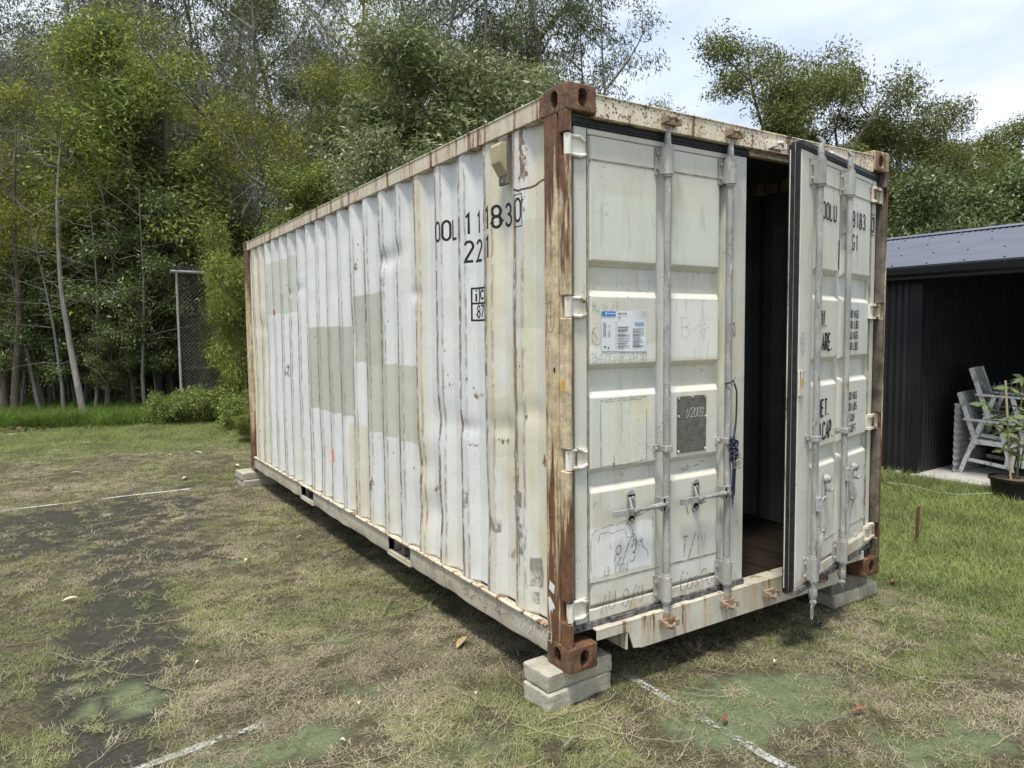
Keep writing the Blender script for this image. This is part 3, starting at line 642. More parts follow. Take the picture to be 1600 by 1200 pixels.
# ------------------------------------------------------------------ doors
TH = radians(13.5)
def loc_left(s, t, z): return Vector((.07+s, .045-t, z))
def loc_right(s, t, z): return Vector((2.385-s*cos(TH)+t*sin(TH), .045-s*sin(TH)-t*cos(TH), z))
DW, DZ0, DZ1 = 1.13, .195, 2.425
class DB(MB):
    """boxes and tubes in door coordinates: s from the hinge, t outwards, z up"""
    def __init__(s, L): super().__init__(); s.L = L
    def slab(s, s0, s1, t0, t1, z0, z1): return s.add([s.L(a, b, c) for a in (s0, s1) for b in (t0, t1) for c in (z0, z1)], [(0, 1, 3, 2), (4, 6, 7, 5), (0, 4, 5, 1), (2, 3, 7, 6), (0, 2, 6, 4), (1, 5, 7, 3)])
    def boss(s, s0, s1, z0, z1, tb, tf, e=.022, etop=None, eb=None):
        et = e if etop is None else etop; eb = e if eb is None else eb
        B = [(s0-e, z0-eb), (s1+e, z0-eb), (s1+e, z1+et), (s0-e, z1+et)]; T = [(s0, z0), (s1, z0), (s1, z1), (s0, z1)]
        return s.add([s.L(a, tb, b) for a, b in B]+[s.L(a, tf, b) for a, b in T], [(3, 2, 1, 0), (4, 5, 6, 7)]+[(i, (i+1) % 4, 4+(i+1) % 4, 4+i) for i in range(4)])
    def pipe(s, pts, r, k=10): return s.tube([s.L(*p) for p in pts], r, k)
    def disc(s, a, t0, t1, z, r, k=10): return s.tube([s.L(a, t0, z), s.L(a, t1, z)], r, k)
PA, PB = (.095, .492), (.600, .925)
BANDS = ((.272, .795, .028, .026), (.905, 1.232, .028, .026), (1.382, 1.69, .030, .026), (1.85, 2.395, .004, .028))
def door(L, right):
    d = DB(L)
    d.slab(.012, DW-.012, -.052, -.034, DZ0+.02, DZ1-.02)                       # recessed skin
    d.slab(0, .070, -.05, 0, DZ0, DZ1); d.slab(.968, DW, -.05, 0, DZ0, DZ1)      # stiles
    d.slab(.070, .968, -.05, -.001, 2.398, DZ1); d.slab(.070, .968, -.05, -.001, DZ0, .252)
    for (a, b, et, eb) in BANDS:
        for (p, q) in (PA, PB): d.boss(p, q, a, b, -.034, -.001, .023, et, eb)
    o = d.build('door', M_DOOR, CT, bevel=.005, seg=3)
    w = DB(L)                                                                     # weld seams
    for z in (2.292, .375):
        w.slab(.075, .515, -.003, .0012, z-.0035, z+.0035); w.slab(.578, .95, -.003, .0012, z-.0035, z+.0035)
    w.slab(.0715, .0755, -.01, .0015, DZ0, DZ1)
    w.build_parts('weld_seam', M_SEAM, o)
    # rubber gasket all round
    g = DB(L); g.slab(-.028, DW+.006, -.03, .008, DZ1+.001, DZ1+.040); g.slab(-.026, DW+.004, .0075, .013, DZ1+.010, DZ1+.018)
    g.build('gasket', M_RUBBER, o, bevel=.004)
    g = DB(L); r = random.Random(3 if right else 5); s = -.02
    while s < DW:
        e = min(DW+.006, s+r.uniform(.05, .14)); dz = r.uniform(-.004, .003); g.slab(s, e+.004, -.03, .006+r.uniform(-.003, .006), DZ0-.032+dz, DZ0-.001+r.uniform(-.002, .006)); s = e
    g.build('gasket', M_RUBBER2, o, bevel=.003)
    g = DB(L)
    if right:                                                                     # the free edge shows its double lip
        g.slab(DW+.001, DW+.016, -.050, -.034, DZ0-.03, DZ1+.035); g.slab(DW+.001, DW+.010, -.030, -.004, DZ0-.02, DZ1+.035)
        g.slab(DW-.03, DW+.004, -.066, -.057, DZ0-.03, DZ1+.03); g.slab(-.024, -.001, -.045, -.012, DZ0-.02, DZ1)
    else:
        g.slab(DW+.001, DW+.007, -.045, -.010, DZ0, DZ1); g.slab(-.02, -.001, -.04, -.015, DZ0, DZ1)
    g.build_parts('gasket', M_RUBBER if right else M_RUBBER2, o, bevel=.003)
    if right:
        f = DB(L); f.slab(DW+.0, DW+.012, -.056, -.051, DZ0, DZ1); f.build('door_edge_plate', M_HINGE, o)
    # hinges
    for z in HZ:
        h = DB(L)
        if right:
            h.slab(-.036, .112, .001, .012, z-.045, z+.045); h.slab(-.036, .105, .010, .026, z+.030, z+.046); h.slab(-.036, .105, .010, .026, z-.047, z-.033)
            h.pipe([(-.052, .004, z-.052), (-.052, .004, z+.052)], .021, 12)
            h.slab(-.085, -.036, -.006, .010, z-.040, z+.040)
        else:
            h.slab(-.030, .062, .001, .010, z-.043, z+.043); h.pipe([(-.045, .012, z+.038), (.02, .013, z+.040), (.045, .012, z+.026), (.062, .007, z+.028)], [.008, .009, .008, .006], 8)
            h.pipe([(-.045, .012, z-.036), (.02, .013, z-.042), (.045, .012, z-.036), (.062, .007, z-.030)], [.008, .009, .008, .006], 8)
            h.pipe([(-.048, .018, z-.044), (-.048, .018, z+.044)], .017, 12)
        h.build('hinge', M_HINGE, o, smooth=True)
    return o
M_SEAM = simple('seam sealant', (.30, .28, .22), .7, var=.4, scale=20)
DL = door(loc_left, False); DR = door(loc_right, True)

def rod_set(L, dp, s, off, free):
    tt = .036
    r = DB(L); r.pipe([(s, tt, .150), (s, tt, 2.36), (s, tt, 2.425)], [.0168, .0168, .016], 16)
    if not free: r.pipe([(s, tt, 2.425), (s, tt, 2.46), (s+.004, tt, 2.49)], [.0165, .013, .009], 12)
    else: r.pipe([(s, tt, 2.42), (s, tt, 2.455), (s-.006, tt+.006, 2.475), (s+.012, tt-.01, 2.50)], [.017, .013, .013, .007], 12)
    rod = r.build('locking_rod', M_GALV, dp, smooth=True)
    c = DB(L)                                                                     # end cams
    c2 = DB(L)
    if free:
        c.pipe([(s, tt, .165), (s, tt, .135), (s, tt, .112)], [.021, .023, .014], 12).pipe([(s-.018, tt, .112), (s+.004, tt+.006, .098), (s+.022, tt, .105)], [.011, .016, .010], 10)
        c.pipe([(s, tt, .11), (s, tt, .085), (s+.012, tt, .075)], [.012, .014, .008], 10)
    else:
        c.pipe([(s, tt, .160), (s, tt, .128), (s, tt, .112)], [.020, .022, .016], 12).pipe([(s-.036, tt-.006, .108), (s-.01, tt+.006, .100), (s+.030, tt, .112)], [.012, .015, .011], 10)
        c2.pipe([(s-.038, tt-.004, 2.497), (s-.005, tt+.008, 2.500), (s+.028, tt, 2.512)], [.013, .014, .008], 10)
    c.build('cam_end', M_CAM if not free else M_GALV2, dp, smooth=True)
    if not free: c2.build('cam_end', M_CAM, dp, smooth=True)
    for (z0, z1) in ((2.265, 2.39), (.215, .335)):
        b = DB(L); sg = -1 if not (L is loc_right) else 1
        # bracket: flange with bolts beside a half pipe sleeve
        b.slab(min(s+sg*.022, s+sg*.052), max(s+sg*.022, s+sg*.052), .001, .008, z0-.002, z1+.002)
        b.slab(min(s+sg*.0, s+sg*.026), max(s+sg*.0, s+sg*.026), .004, .040, z0+.004, z1-.004)
        b.pipe([(s, tt+.001, z0), (s, tt+.001, z1)], .027, 16); b.pipe([(s, tt, z0-.012), (s, tt, z0)], .0225, 16); b.pipe([(s, tt, z1), (s, tt, z1+.012)], .0225, 16)
        o = b.build('rod_bracket', M_GALV2, dp, smooth=True)
        b = DB(L)
        for z in (z0+.028, z1-.028): b.disc(s+sg*.040, .006, .016, z, .0085, 8)
        b.disc(s-sg*.018, .052, .056, z0+.03, .004, 6); b.disc(s-sg*.018, .052, .056, z1-.03, .004, 6)
        b.build('bracket_bolt', M_GALV2, dp, smooth=True)['kind'] = 'stuff'
    b = DB(L); sg = -1 if L is loc_left else 1; z = .965                          # clip at mid height
    b.slab(min(s+sg*.015, s+sg*.055), max(s+sg*.015, s+sg*.055), .001, .008, z-.018, z+.018); b.slab(s-.022, s+.022, .010, .058, z-.016, z+.016); b.disc(s+sg*.04, .006, .016, z, .009, 8)
    b.build('rod_clip', M_GALV2, dp, bevel=.004)
    return rod
for s in (.527, .962): rod_set(loc_left, DL, s, 0, False)
for s in (.560, .982): rod_set(loc_right, DR, s, 0, True)

def lever(L, dp, s, z):                       # closed handle on the left door
    t = .055
    h = DB(L); h.slab(s-.045, s+.002, .045, .062, z-.034, z+.034); h.slab(s-.042, s-.030, .010, .062, z-.03, z+.03); h.disc(s-.018, .062, .070, z, .012, 10)
    h.pipe([(s-.035, t, z), (s-.10, t-.002, z-.002), (s-.165, t-.008, z-.006), (s-.19, t-.008, z-.002), (s-.225, t-.004, z-.010)], [.014, .012, .009, .013, .012], 8)
    h.slab(s-.345, s-.215, t-.016, t-.002, z-.022, z+.006)
    h.build('handle', M_GALV, dp, smooth=True)
    k = DB(L); c = s-.20
    k.slab(c-.022, c+.022, .001, .010, z-.062, z+.062); k.disc(c, .001, .010, z+.062, .022, 12); k.disc(c, .001, .010, z-.062, .022, 12)
    k.disc(c+.006, .010, .020, z+.045, .010, 8); k.pipe([(c-.012, .012, z-.022), (c-.010, .05, z-.030), (c+.010, .056, z-.022), (c+.014, .04, z-.002)], .008, 8)
    k.pipe([(c-.012, .010, z+.05), (c-.02, .03, z+.01), (c-.012, .045, z-.01)], .007, 8); k.disc(c, .010, .018, z-.058, .008, 8)
    k.build('handle_catch', M_GALV2, dp, smooth=True)
lever(loc_left, DL, .527, .700); lever(loc_left, DL, .962, .700)
for s, z0 in ((.560, .735), (.982, .640)):     # hanging handles of the open door
    h = DB(loc_right)
    h.slab(s-.020, s+.020, .050, .068, z0-.05, z0+.02)
    h.pipe([(s, .064, z0), (s+.004, .074, z0-.06), (s-.016, .076, z0-.15), (s-.010, .072, z0-.19), (s+.010, .070, z0-.235), (s+.004, .064, z0-.36)], [.018, .016, .017, .013, .012, .008], 8)
    h.pipe([(s-.015, .070, z0-.01), (s-.014, .080, z0+.02), (s+.010, .080, z0+.018), (s+.014, .074, z0-.05)], .007, 8)
    h.disc(s-.006, .078, .090, z0-.15, .010, 8)
    h.build('handle', M_GALV, DR, smooth=True)
for s, z in ((.340, .675), (.768, .670)):
    k = DB(loc_right); k.slab(s-.020, s+.020, .001, .009, z-.055, z+.045); k.disc(s, .001, .009, z-.055, .020, 12)
    k.disc(s, .009, .034, z+.050, .024, 12); k.disc(s+.006, .034, .044, z+.054, .015, 10); k.disc(s, .009, .02, z-.052, .008, 8)
    k.pipe([(s-.01, .01, z-.012), (s-.022, .034, z-.018), (s-.038, .04, z-.006)], .008, 8); k.build('handle_catch', M_GALV2, DR, smooth=True)
# chain with its pin under the free edge, locking plate on the edge
c = DB(loc_right); s = 1.028
for i in range(6):
    z = .235-i*.024; a = .0045 if i % 2 else 0
    c.pipe([(s+(.006 if i % 2 else 0)*cos(q)+a*0, .05+(.0 if i % 2 else .006)*cos(q), z+.013*sin(q)) for q in [2*pi*j/8 for j in range(9)]], .0019, 5)
c.pipe([(s-.012, .05, .09), (s-.012, .05, .035), (s, .05, .020), (s+.012, .05, .035), (s+.012, .05, .09), (s, .05, .10), (s-.012, .05, .09)], .003, 6)
c.build('pin_chain', M_GALV, DR, smooth=True)
p = DB(loc_right); p.slab(DW-.045, DW+.010, .001, .010, 1.195, 1.325); p.build('lock_plate', M_HINGE, DR, bevel=.004)
M_YEL = simple('yellow sticker', (.60, .36, .05), .5, var=.2, scale=40)
p = DB(loc_right); p.slab(DW-.028, DW-.006, .010, .0115, 1.245, 1.285); p.build('sticker', M_YEL, DR)

# lettering on the right door (it reads left to right as s falls)
def pr(u, v): return loc_right(u, .0022, v)
def rtext(text, s, z, h, w, sx=1., gap=.2, mat=M_PRINT, slant=0., jit=0., name='lettering'):
    st = [[(s-(q[0]), q[1]) for q in t] for t in glyph_strokes(text, h, 0, z, gap, slant, jit, sx)]
    return print_mesh(name, st, w, pr, mat, DR)
rtext('OOLU', .850, 2.115, .085, .0115, .88, .24); rtext('11', .520, 2.115, .085, .0115, .88, .36); rtext('9183', .404, 2.115, .085, .0115, .88, .36)
st = [[(.083-q[0], q[1]) for q in t] for t in glyph_strokes('0', .085, 0, 2.115, .2)]+[[(.093, 2.095), (.093, 2.22), (.033, 2.22), (.033, 2.095), (.093, 2.095)]]
print_mesh('lettering', st[:1], .0115, pr, M_PRINT, DR); print_mesh('lettering', st[1:], .004, pr, M_PRINT, DR)
rtext('22', .52, 1.985, .085, .0115, .88, .30); rtext('G1', .404, 1.985, .085, .0115, .88, .34)
rtext('MGW.', .925, 1.545, .088, .0125, .72, .22); rtext('TARE.', .872, 1.42, .088, .0125, .74, .22)
for i, t in enumerate(('30480 KGS', '67200 LBS', '2160 KGS', '4780 LBS')): rtext(t, .485 if i < 2 else .462, 1.600-i*.062, .040, .0062, .95, .2)
rtext('NET.', .865, 1.065, .088, .0125, .78, .22); rtext('CU.CAP.', .905, .938, .092, .0125, .74, .2)
for i, t in enumerate(('28320 KGS', '62420 LBS', '33.2 CUM', '1170 CUFT')): rtext(t, .480, 1.125-i*.064, .040, .0062, .93, .2)
def scrib_r(text, s, z, h, w=.0035, sl=.25, jit=.08, mat=M_PEN, sx=.8): return rtext(text, s, z, h, w, sx, .12, mat, sl, jit, 'handwriting')
scrib_r('EAV', .88, .435, .075); scrib_r('P3', .87, .34, .085); scrib_r('NZ KEPo', .42, .52, .06); scrib_r('B', .13, .66, .05); scrib_r('R', .12, .56, .05); scrib_r('D', .12, .46, .045)
M_RED = simple('red marker', (.45, .03, .03), .6, var=.2, scale=40)
print_mesh('handwriting', [[(.10, .53), (.085, .53), (.085, .50), (.10, .495)]], .008, pr, M_RED, DR)
print_mesh('handwriting', [arc(1.088, 1.46, .022, .055, 60, 400, 14), [(1.088, 1.50), (1.088, 1.42)], [(1.10, 1.46), (1.075, 1.46)]], .0035, pr, M_PEN, DR)
print_mesh('handwriting', [arc(.46, .47, .04, .06, 60, 400, 12), [(.62, .62), (.60, .56), (.63, .53)]], .003, pr, M_PEN, DR)
M_PAPER = simple('white paper label', (.66, .67, .67), .6, var=.05, scale=60)
p = DB(loc_right); p.slab(.19, .265, .0005, .002, .245, .305); p.build('label_sticker', M_PAPER, DR)
rtext('OVHAUL', .258, .268, .018, .003, .75)
p = DB(loc_right); p.slab(.600, .612, -.001, .0015, 1.86, 2.02); p.build('scrape', M_PRINT, DR)
p = DB(loc_right); p.boss(.02, .40, .205, .268, -.001, .010, .02); p.build('patch_plate', M_DOOR, DR)

# left door: notice, data plate, outlines, handwriting
def pl(u, v): return loc_left(u, .0022, v)
NX0, NX1, NZ0, NZ1 = .152, .424, 1.443, 1.626
V = []; F = []; nu, nv = 14, 10
for i in range(nu+1):
    for j in range(nv+1):
        u = i/nu; v = j/nv; curl = .012*max(0, u-.72)*max(0, v-.8)*25*.5+.0006*sin(u*9)*sin(v*7)
        V.append(loc_left(NX0+(NX1-NX0)*u, .0018+curl, NZ0+(NZ1-NZ0)*v-.008*u*(1-v)))
for i in range(nu):
    for j in range(nv): F.append((i*(nv+1)+j, (i+1)*(nv+1)+j, (i+1)*(nv+1)+j+1, i*(nv+1)+j+1))
MB().add(V, F).build('notice', simple('white printed notice', (.68, .70, .72), .45, var=.03, scale=9), DL, smooth=True)
M_BLUE = simple('blue notice print', (.02, .22, .55), .45, var=.05, scale=60); M_GREY = simple('grey notice print', (.22, .24, .26), .5, var=.2, scale=80); M_LBLUE = simple('pale blue notice print', (.25, .42, .60), .5, var=.1, scale=80)
def nrect(u0, u1, v0, v1, mat, name='print'):      # fractions of the notice, v downwards
    W_, H_ = NX1-NX0, NZ1-NZ0; d = DB(loc_left)
    d.slab(NX0+W_*u0, NX0+W_*u1, .0030, .0040, NZ1-H_*v1-.004*u1, NZ1-H_*v0-.004*u0); return d
nrect(.0, .30, .015, .125, M_BLUE).build('notice_header', M_BLUE, DL)
def ntext(text, u, v, h, w, mat, sx=.9):
    W_, H_ = NX1-NX0, NZ1-NZ0
    return print_mesh('lettering', glyph_strokes(text, h, NX0+W_*u, NZ1-H_*v-.004*u, .22, 0, 0, sx), w, lambda a, b: loc_left(a, .0046, b), mat, DL)
M_WP = simple('white print', (.7, .7, .7), .5, var=.02, scale=60)
print_mesh('logo', [arc(NX0+.026, NZ1-.0125, .005, .006, 0, 360, 12), [(NX0+.021, NZ1-.012), (NX0+.031, NZ1-.015)]], .003, lambda a, b: loc_left(a, .0046, b), M_WP, DL)
print_mesh('logo', [[(NX0+.036+i*.0052, NZ1-.0125-.0015*(i%2)), (NX0+.0405+i*.0052, NZ1-.0125-.0015*(i%2))] for i in range(8)], .0045, lambda a, b: loc_left(a, .0046, b), M_WP, DL); ntext('MARKA 7313SP', .36, .085, .0075, .0019, M_GREY); ntext('SERIE', .36, .18, .0055, .0014, M_GREY)
r = random.Random(12); lines = MB(); lb = MB()
for v in np.arange(.29, .64, .045): lines.add(*(lambda d: (d.v, d.f))(nrect(.03, .10+r.uniform(-.01, .0), v, v+.016, None)))
for v in (.36, .49, .555, .615): lines.add(*(lambda d: (d.v, d.f))(nrect(.13, .19, v, v+.012, None)))
for v in (.39, .405, .455, .475, .50, .57, .585, .60, .62, .69, .70, .755, .80, .815, .87, .885, .91): lines.add(*(lambda d: (d.v, d.f))(nrect(.35, .48+r.uniform(.0, .16), v, v+.007, None)))
for v in (.43, .45, .50, .515, .57, .59, .61, .66, .67, .71, .75, .765, .80, .83, .86, .875, .89): lines.add(*(lambda d: (d.v, d.f))(nrect(.69, .80+r.uniform(.03, .16), v, v+.006, None)))
lines.add(*(lambda d: (d.v, d.f))(nrect(.31, .314, .25, .96, None)))
lo = lines.build('small_print', M_GREY, DL)
for v in (.265, .285, .305, .325): lb.add(*(lambda d: (d.v, d.f))(nrect(.74, .96, v, v+.008, None)))
lb.build('small_print', M_LBLUE, DL)
nrect(.05, .09, .875, .905, M_PRINT).build('print_mark', M_PRINT, DL); nrect(.13, .16, .905, .935, M_PRINT).build('print_mark', M_PRINT, DL)

m = NT('grey aluminium data plate'); x, y, z = m.xyz()
rows = m.math('MULTIPLY', m.rng(m.math('FRACT', m.math('MULTIPLY', z, 62.)), .45, .55), m.rng(m.noise(140, 2, .5, m.vec((1, 1, .4))), .48, .54))
cc = m.mix(m.math('MULTIPLY', rows, .55), m.mix(m.rng(m.noise(30, 5), .35, .65), (.115, .105, .09), (.17, .16, .14)), (.07, .065, .055))
M_PLATE = m.done(cc, .6, .1)
p = DB(loc_left); p.slab(.632, .838, .0005, .003, .925, 1.208); p.build('data_plate', M_PLATE, DL, bevel=.001)
p = DB(loc_left)
for (a, b) in ((.640, 1.20), (.735, 1.204), (.832, 1.20), (.640, 1.11), (.834, 1.10), (.640, .935), (.832, .935)): p.disc(a, .002, .007, b, .0065, 8)
p.build_parts('rivet', M_HINGE, DL, smooth=True)
print_mesh('handwriting', glyph_strokes('1/2009', .045, .685, 1.10, .12, .25, .06, .85), .0028, lambda u, v: loc_left(u, .0042, v), M_CHALK, DL)
def ltext(text, s, z, h, w=.0035, slant=.2, jit=.08, mat=M_PEN, sx=.9, gap=.15): return print_mesh('handwriting', glyph_strokes(text, h, s, z, gap, slant, jit, sx), w, pl, mat, DL)
M_PEN2 = pen('faded pencil', (.22, .23, .20), .42)
ltext('G542YSNR50430', .082, 1.392, .042, .0024, .12, .08, M_PEN2, 1.0, .18); ltext('Bu G 23', .10, 1.622, .042, .0026, .1, .1, M_PEN2); ltext('B', .66, 1.50, .10, .0022, 0, .05, M_PEN2, 1.3)
print_mesh('handwriting', [[(.72, 1.545), (.75, 1.53), (.78, 1.56), (.82, 1.54), (.86, 1.55)], [(.79, 1.49), (.805, 1.535)], [(.81, 1.49), (.825, 1.535)]], .002, pl, M_PEN2, DL)
ltext('T/W', .665, .395, .10, .004, .15, .06); ltext('Cosco', .66, .225, .10, .004, .1, .05, M_PEN, .95, .05); ltext('8/3', .225, .44, .085, .004); ltext('13 1304', .155, .395, .045, .0026); ltext('AU 8/9', .145, .225, .085, .0036, .1); ltext('oo7', .34, .255, .035, .002)
ltext('i /he', .25, .51, .06, .0028)
print_mesh('handwriting', [[(.088, .43), (.085, .52), (.092, .60), (.11, .618), (.17, .626), (.21, .634), (.235, .622), (.26, .632), (.45, .668)],
    [(.13, .56), (.14, .60), (.19, .602), (.21, .59), (.25, .598), (.29, .60), (.31, .635), (.335, .605), (.35, .56)], [(.40, .54), (.405, .50), (.44, .47), (.44, .44)], [(.30, .60), (.30, .56), (.36, .55), (.37, .52), (.41, .53)],
    [(.20, .55), (.205, .52)], [(.47, .64), (.472, .58)]], .0032, pl, M_PEN, DL)
print_mesh('panel_outline', [[(.146, 1.218), (.432, 1.222)], [(.146, 1.218), (.148, .913), (.30, .908), (.43, .918)], [(.43, 1.16), (.43, .918)], [(.152, 1.210), (.40, 1.212)]], .0028, pl, M_PEN, DL)
print_mesh('handwriting', [[(.222, .895), (.228, .935), (.218, .92), (.232, .905), (.224, .955)], [(.50, 1.06), (.56, 1.11)], [(.545, 1.02), (.55, 1.08)], [(.52, 1.04), (.575, 1.045)], [(.56, 1.08), (.57, .99)], [(.10, .73), (.12, .755)]], .0034, pl, M_PEN, DL)
print_mesh('handwriting', [arc(.125, 1.51, .03, .04, 80, 300, 8), [(.10, 1.53), (.13, 1.50)]], .003, pl, M_PEN, DL)
ltext('X', 1.00, 1.18, .09, .003, 0, 0, M_PEN2, .7); print_mesh('handwriting', [[(1.02, 1.50), (1.035, 1.53), (1.02, 1.56), (1.04, 1.57)], [(1.035, 1.50), (1.05, 1.54), (1.04, 1.575)], [(1.045, 1.50), (1.055, 1.52)]], .005, pl, M_PEN, DL)
print_mesh('handwriting', [[(.66, .845), (.69, .85), (.67, .835), (.71, .84), (.70, .86), (.73, .845)], [(.75, .85), (.79, .857)], [(.80, .87), (.83, .868)], [(.70, .66), (.715, .61)]], .003, pl, M_PRINT, DL)

# ------------------------------------------------------------------ things printed or stuck on the long side
def ps(u, v): return Vector((side_depth(u, v)-.0032, u, v))
def stext(text, y, z, h, w, sx=1., gap=.2, mat=M_PRINT, slant=0., jit=0., name='lettering', place=ps, parent=None, cuts=FOLDS):
    st = [[(y-q[0], q[1]) for q in t] for t in glyph_strokes(text, h, 0, z, gap, slant, jit, sx)]
    return print_mesh(name, st, w, place, mat, parent or SP, cuts)
for ch, y in (('O', 1.268), ('O', 1.196), ('L', 1.127), ('U', 1.060), ('1', .930), ('1', .858), ('9', .788), ('1', .715), ('8', .650), ('3', .573)): stext(ch, y, 2.06, .105, .0145, 1.)
stext('0', .434, 2.06, .105, .0125)
print_mesh('lettering', [[(.450, 2.035), (.450, 2.185), (.374, 2.185), (.374, 2.035), (.450, 2.035)]], .004, ps, M_PRINT, SP, FOLDS)
for ch, y in (('2', .930), ('2', .858), ('G', .782), ('1', .715)): stext(ch, y, 1.915, .105, .0145, 1.)
bx = [[(.892, 1.60), (.892, 1.77), (.725, 1.77), (.725, 1.60), (.892, 1.60)], [(.892, 1.690), (.725, 1.690)], [(.837, 1.69), (.837, 1.77)]]
print_mesh('lettering', bx, .010, ps, M_PRINT, SP, FOLDS)
stext('i', .879, 1.70, .062, .010); stext('c', .826, 1.697, .075, .010, 1.); stext('8', .860, 1.615, .062, .009); stext('7', .822, 1.615, .062, .009)
# colour stickers and paper scraps
def sticker(name, y0, y1, z0, z1, mat):
    return print_mesh(name, [[(y0, (z0+z1)/2), ((y0+y1)/2, (z0+z1)/2), (y1, (z0+z1)/2)]], z1-z0, ps, mat, SP, FOLDS)
sticker('sticker', 3.17, 3.22, .50, .60, simple('orange sticker', (.75, .28, .05), .5, var=.1, scale=40))
sticker('sticker', 4.83, 4.90, 1.74, 1.79, M_RED)
POST0 = [o for o in CT.children if o.name.startswith('corner_post')][0]
def scrap(name, pts, x, mat, parent=POST0): return MB().add([(x, y, z) for y, z in pts]+[(x+.0008, y, z) for y, z in pts], [tuple(range(len(pts))), tuple(reversed(range(len(pts), 2*len(pts))))]).build(name, mat, parent)
scrap('paper_scrap', [(.158, .352), (.118, .336), (.112, .378), (.150, .392)], .0008, M_PAPER)
scrap('paper_scrap', [(.165, .308), (.150, .318), (.112, .280), (.118, .262), (.128, .272), (.132, .242), (.142, .262), (.155, .228)], .0008, M_PAPER)
scrap('sticker', [(.052, 1.272), (.026, 1.268), (.026, 1.318), (.052, 1.322)], -.0012, M_YEL)
scrap('sticker', [(.110, 1.352), (.098, 1.350), (.098, 1.372), (.110, 1.374)], .0008, M_PRINT)
print_mesh('handwriting', [arc(.13, 1.60, .03, .07, 30, 380, 14), [(.13, 1.66), (.13, 1.55)], [(.15, 1.60), (.11, 1.602)]], .0028, lambda u, v: Vector((.0006, u, v)), M_PEN, POST0)
# ventilator under the top rail
def vent_part():
    M_V = simple('beige ventilator paint', (.40, .36, .22), .5, var=.1, scale=14); M_V2 = simple('brown grey backing plate', (.17, .15, .12), .6, var=.2, scale=20)
    m = MB(); y = .51; m.box(-.002, .016, y-.035, y+.042, 2.245, 2.475); b = m.build('ventilator', M_V2, CT, bevel=.004)
    x0 = -.003; pr_ = [(x0, 2.285), (x0-.04, 2.345), (x0-.045, 2.42), (x0-.035, 2.438), (x0, 2.44)]
    V = [(a, y-.040, z) for a, z in pr_]+[(a, y+.044, z) for a, z in pr_]
    MB().add(V, [tuple(range(5)), tuple(reversed(range(5, 10)))]+[(i, (i+1) % 5, 5+(i+1) % 5, 5+i) for i in range(5)]).build('ventilator_cover', M_V, b, bevel=.004)
    MB().tube([(-.002, y, 2.262), (-.008, y, 2.262)], .009, 10).build('bolt', M_GALV2, b)
vent_part()
# a weld bead across the first flats, graffiti on the bottom rail
print_mesh('weld_seam', [[(.45, 2.215), (.40, 2.200), (.33, 2.205), (.26, 2.225), (.18, 2.228)]], .010, ps, M_CAST, SP, FOLDS)
def pb(u, v): return Vector((.0015+.006*sin(u*9.1)*sin(u*3.7+1)*max(0, (.11-v)/.07)*.6-.0022, u, v))
def btext(t, y, z, h, mat=M_PEN, w=.0045, sx=1.5): stext(t, y, z, h, w, sx, .2, mat, .2, .12, 'handwriting', pb, BR, list(np.arange(.2, 5.8, .03)))
btext('SoCK Repo', 3.35, .085, .06); btext('YT4ME-Ks', 1.62, .08, .065); btext('N221 49', .44, .075, .07, M_CHALK, .003, 1.0); btext('S7 S 4', .98, .07, .075)
print_mesh('handwriting', [[(1.02, .14), (.98, .10), (.94, .12), (.90, .08), (.84, .115), (.76, .095), (.66, .11), (.58, .09), (.5, .12), (.44, .10)], [(.82, .14), (.78, .07)], [(.62, .14), (.58, .075)]], .004, pb, M_PEN, BR, list(np.arange(.2, 5.8, .03)))

# blue rope tied round the second rod: it hangs there, a thing of its own
def rope():
    r = random.Random(9); m = MB(); X = RODX[1]; Y = .005
    m.tube([(X+.022*cos(a), Y+.022*sin(a)-.004, 1.250+.004*a) for a in [i*.5 for i in range(14)]], .004, 6)
    m.tube([(X+.02, Y-.018, 1.262), (X+.034, Y-.022, 1.22), (X+.032, Y-.024, 1.15), (X+.028, Y-.024, 1.06), (X+.012, Y-.028, 1.00), (X-.010, Y-.030, .965), (X-.016, Y-.03, .93)], .0045, 6)
    for k in range(7):
        p = [(X+r.uniform(-.028, .030), Y-.030+r.uniform(-.014, .008), .98-i*.016+r.uniform(-.01, .01)) for i in range(8)]
        m.tube(p, .0045, 6)
    for k in range(4):
        m.tube([(X-.012+k*.009, Y-.028, .93), (X-.006+k*.007+r.uniform(-.01, .01), Y-.032, .84), (X-.004+k*.006, Y-.030, .74-.03*k*r.random()), (X+.002+k*.004, Y-.028, .62+.02*k)], [.0045, .004, .0035, .002], 6)
    o = m.build('blue_rope', simple('frayed navy blue rope', (.012, .016, .05), .9, var=.5, scale=90, col2=(.05, .06, .11), bump=.6), None, smooth=True)
    f = MB()
    for k in range(30):
        a = r.uniform(0, 6.28); p = Vector((X+.012, Y-.034, .87+r.uniform(-.045, .045))); q = p+Vector((cos(a)*.035, -.01-.012*r.random(), sin(a)*.025)); f.tube([p, (p+q)/2+Vector((r.uniform(-.01, .01), -.006, r.uniform(-.01, .01))), q], .0016, 4)
    f.build('frayed_knot', simple('frayed grey rope fibre', (.17, .14, .12), .95, var=.4, scale=90), o)
    tag(o, 'knotted dark blue rope hanging from the galvanised locking rod beside the doorway', 'rope')
rope()

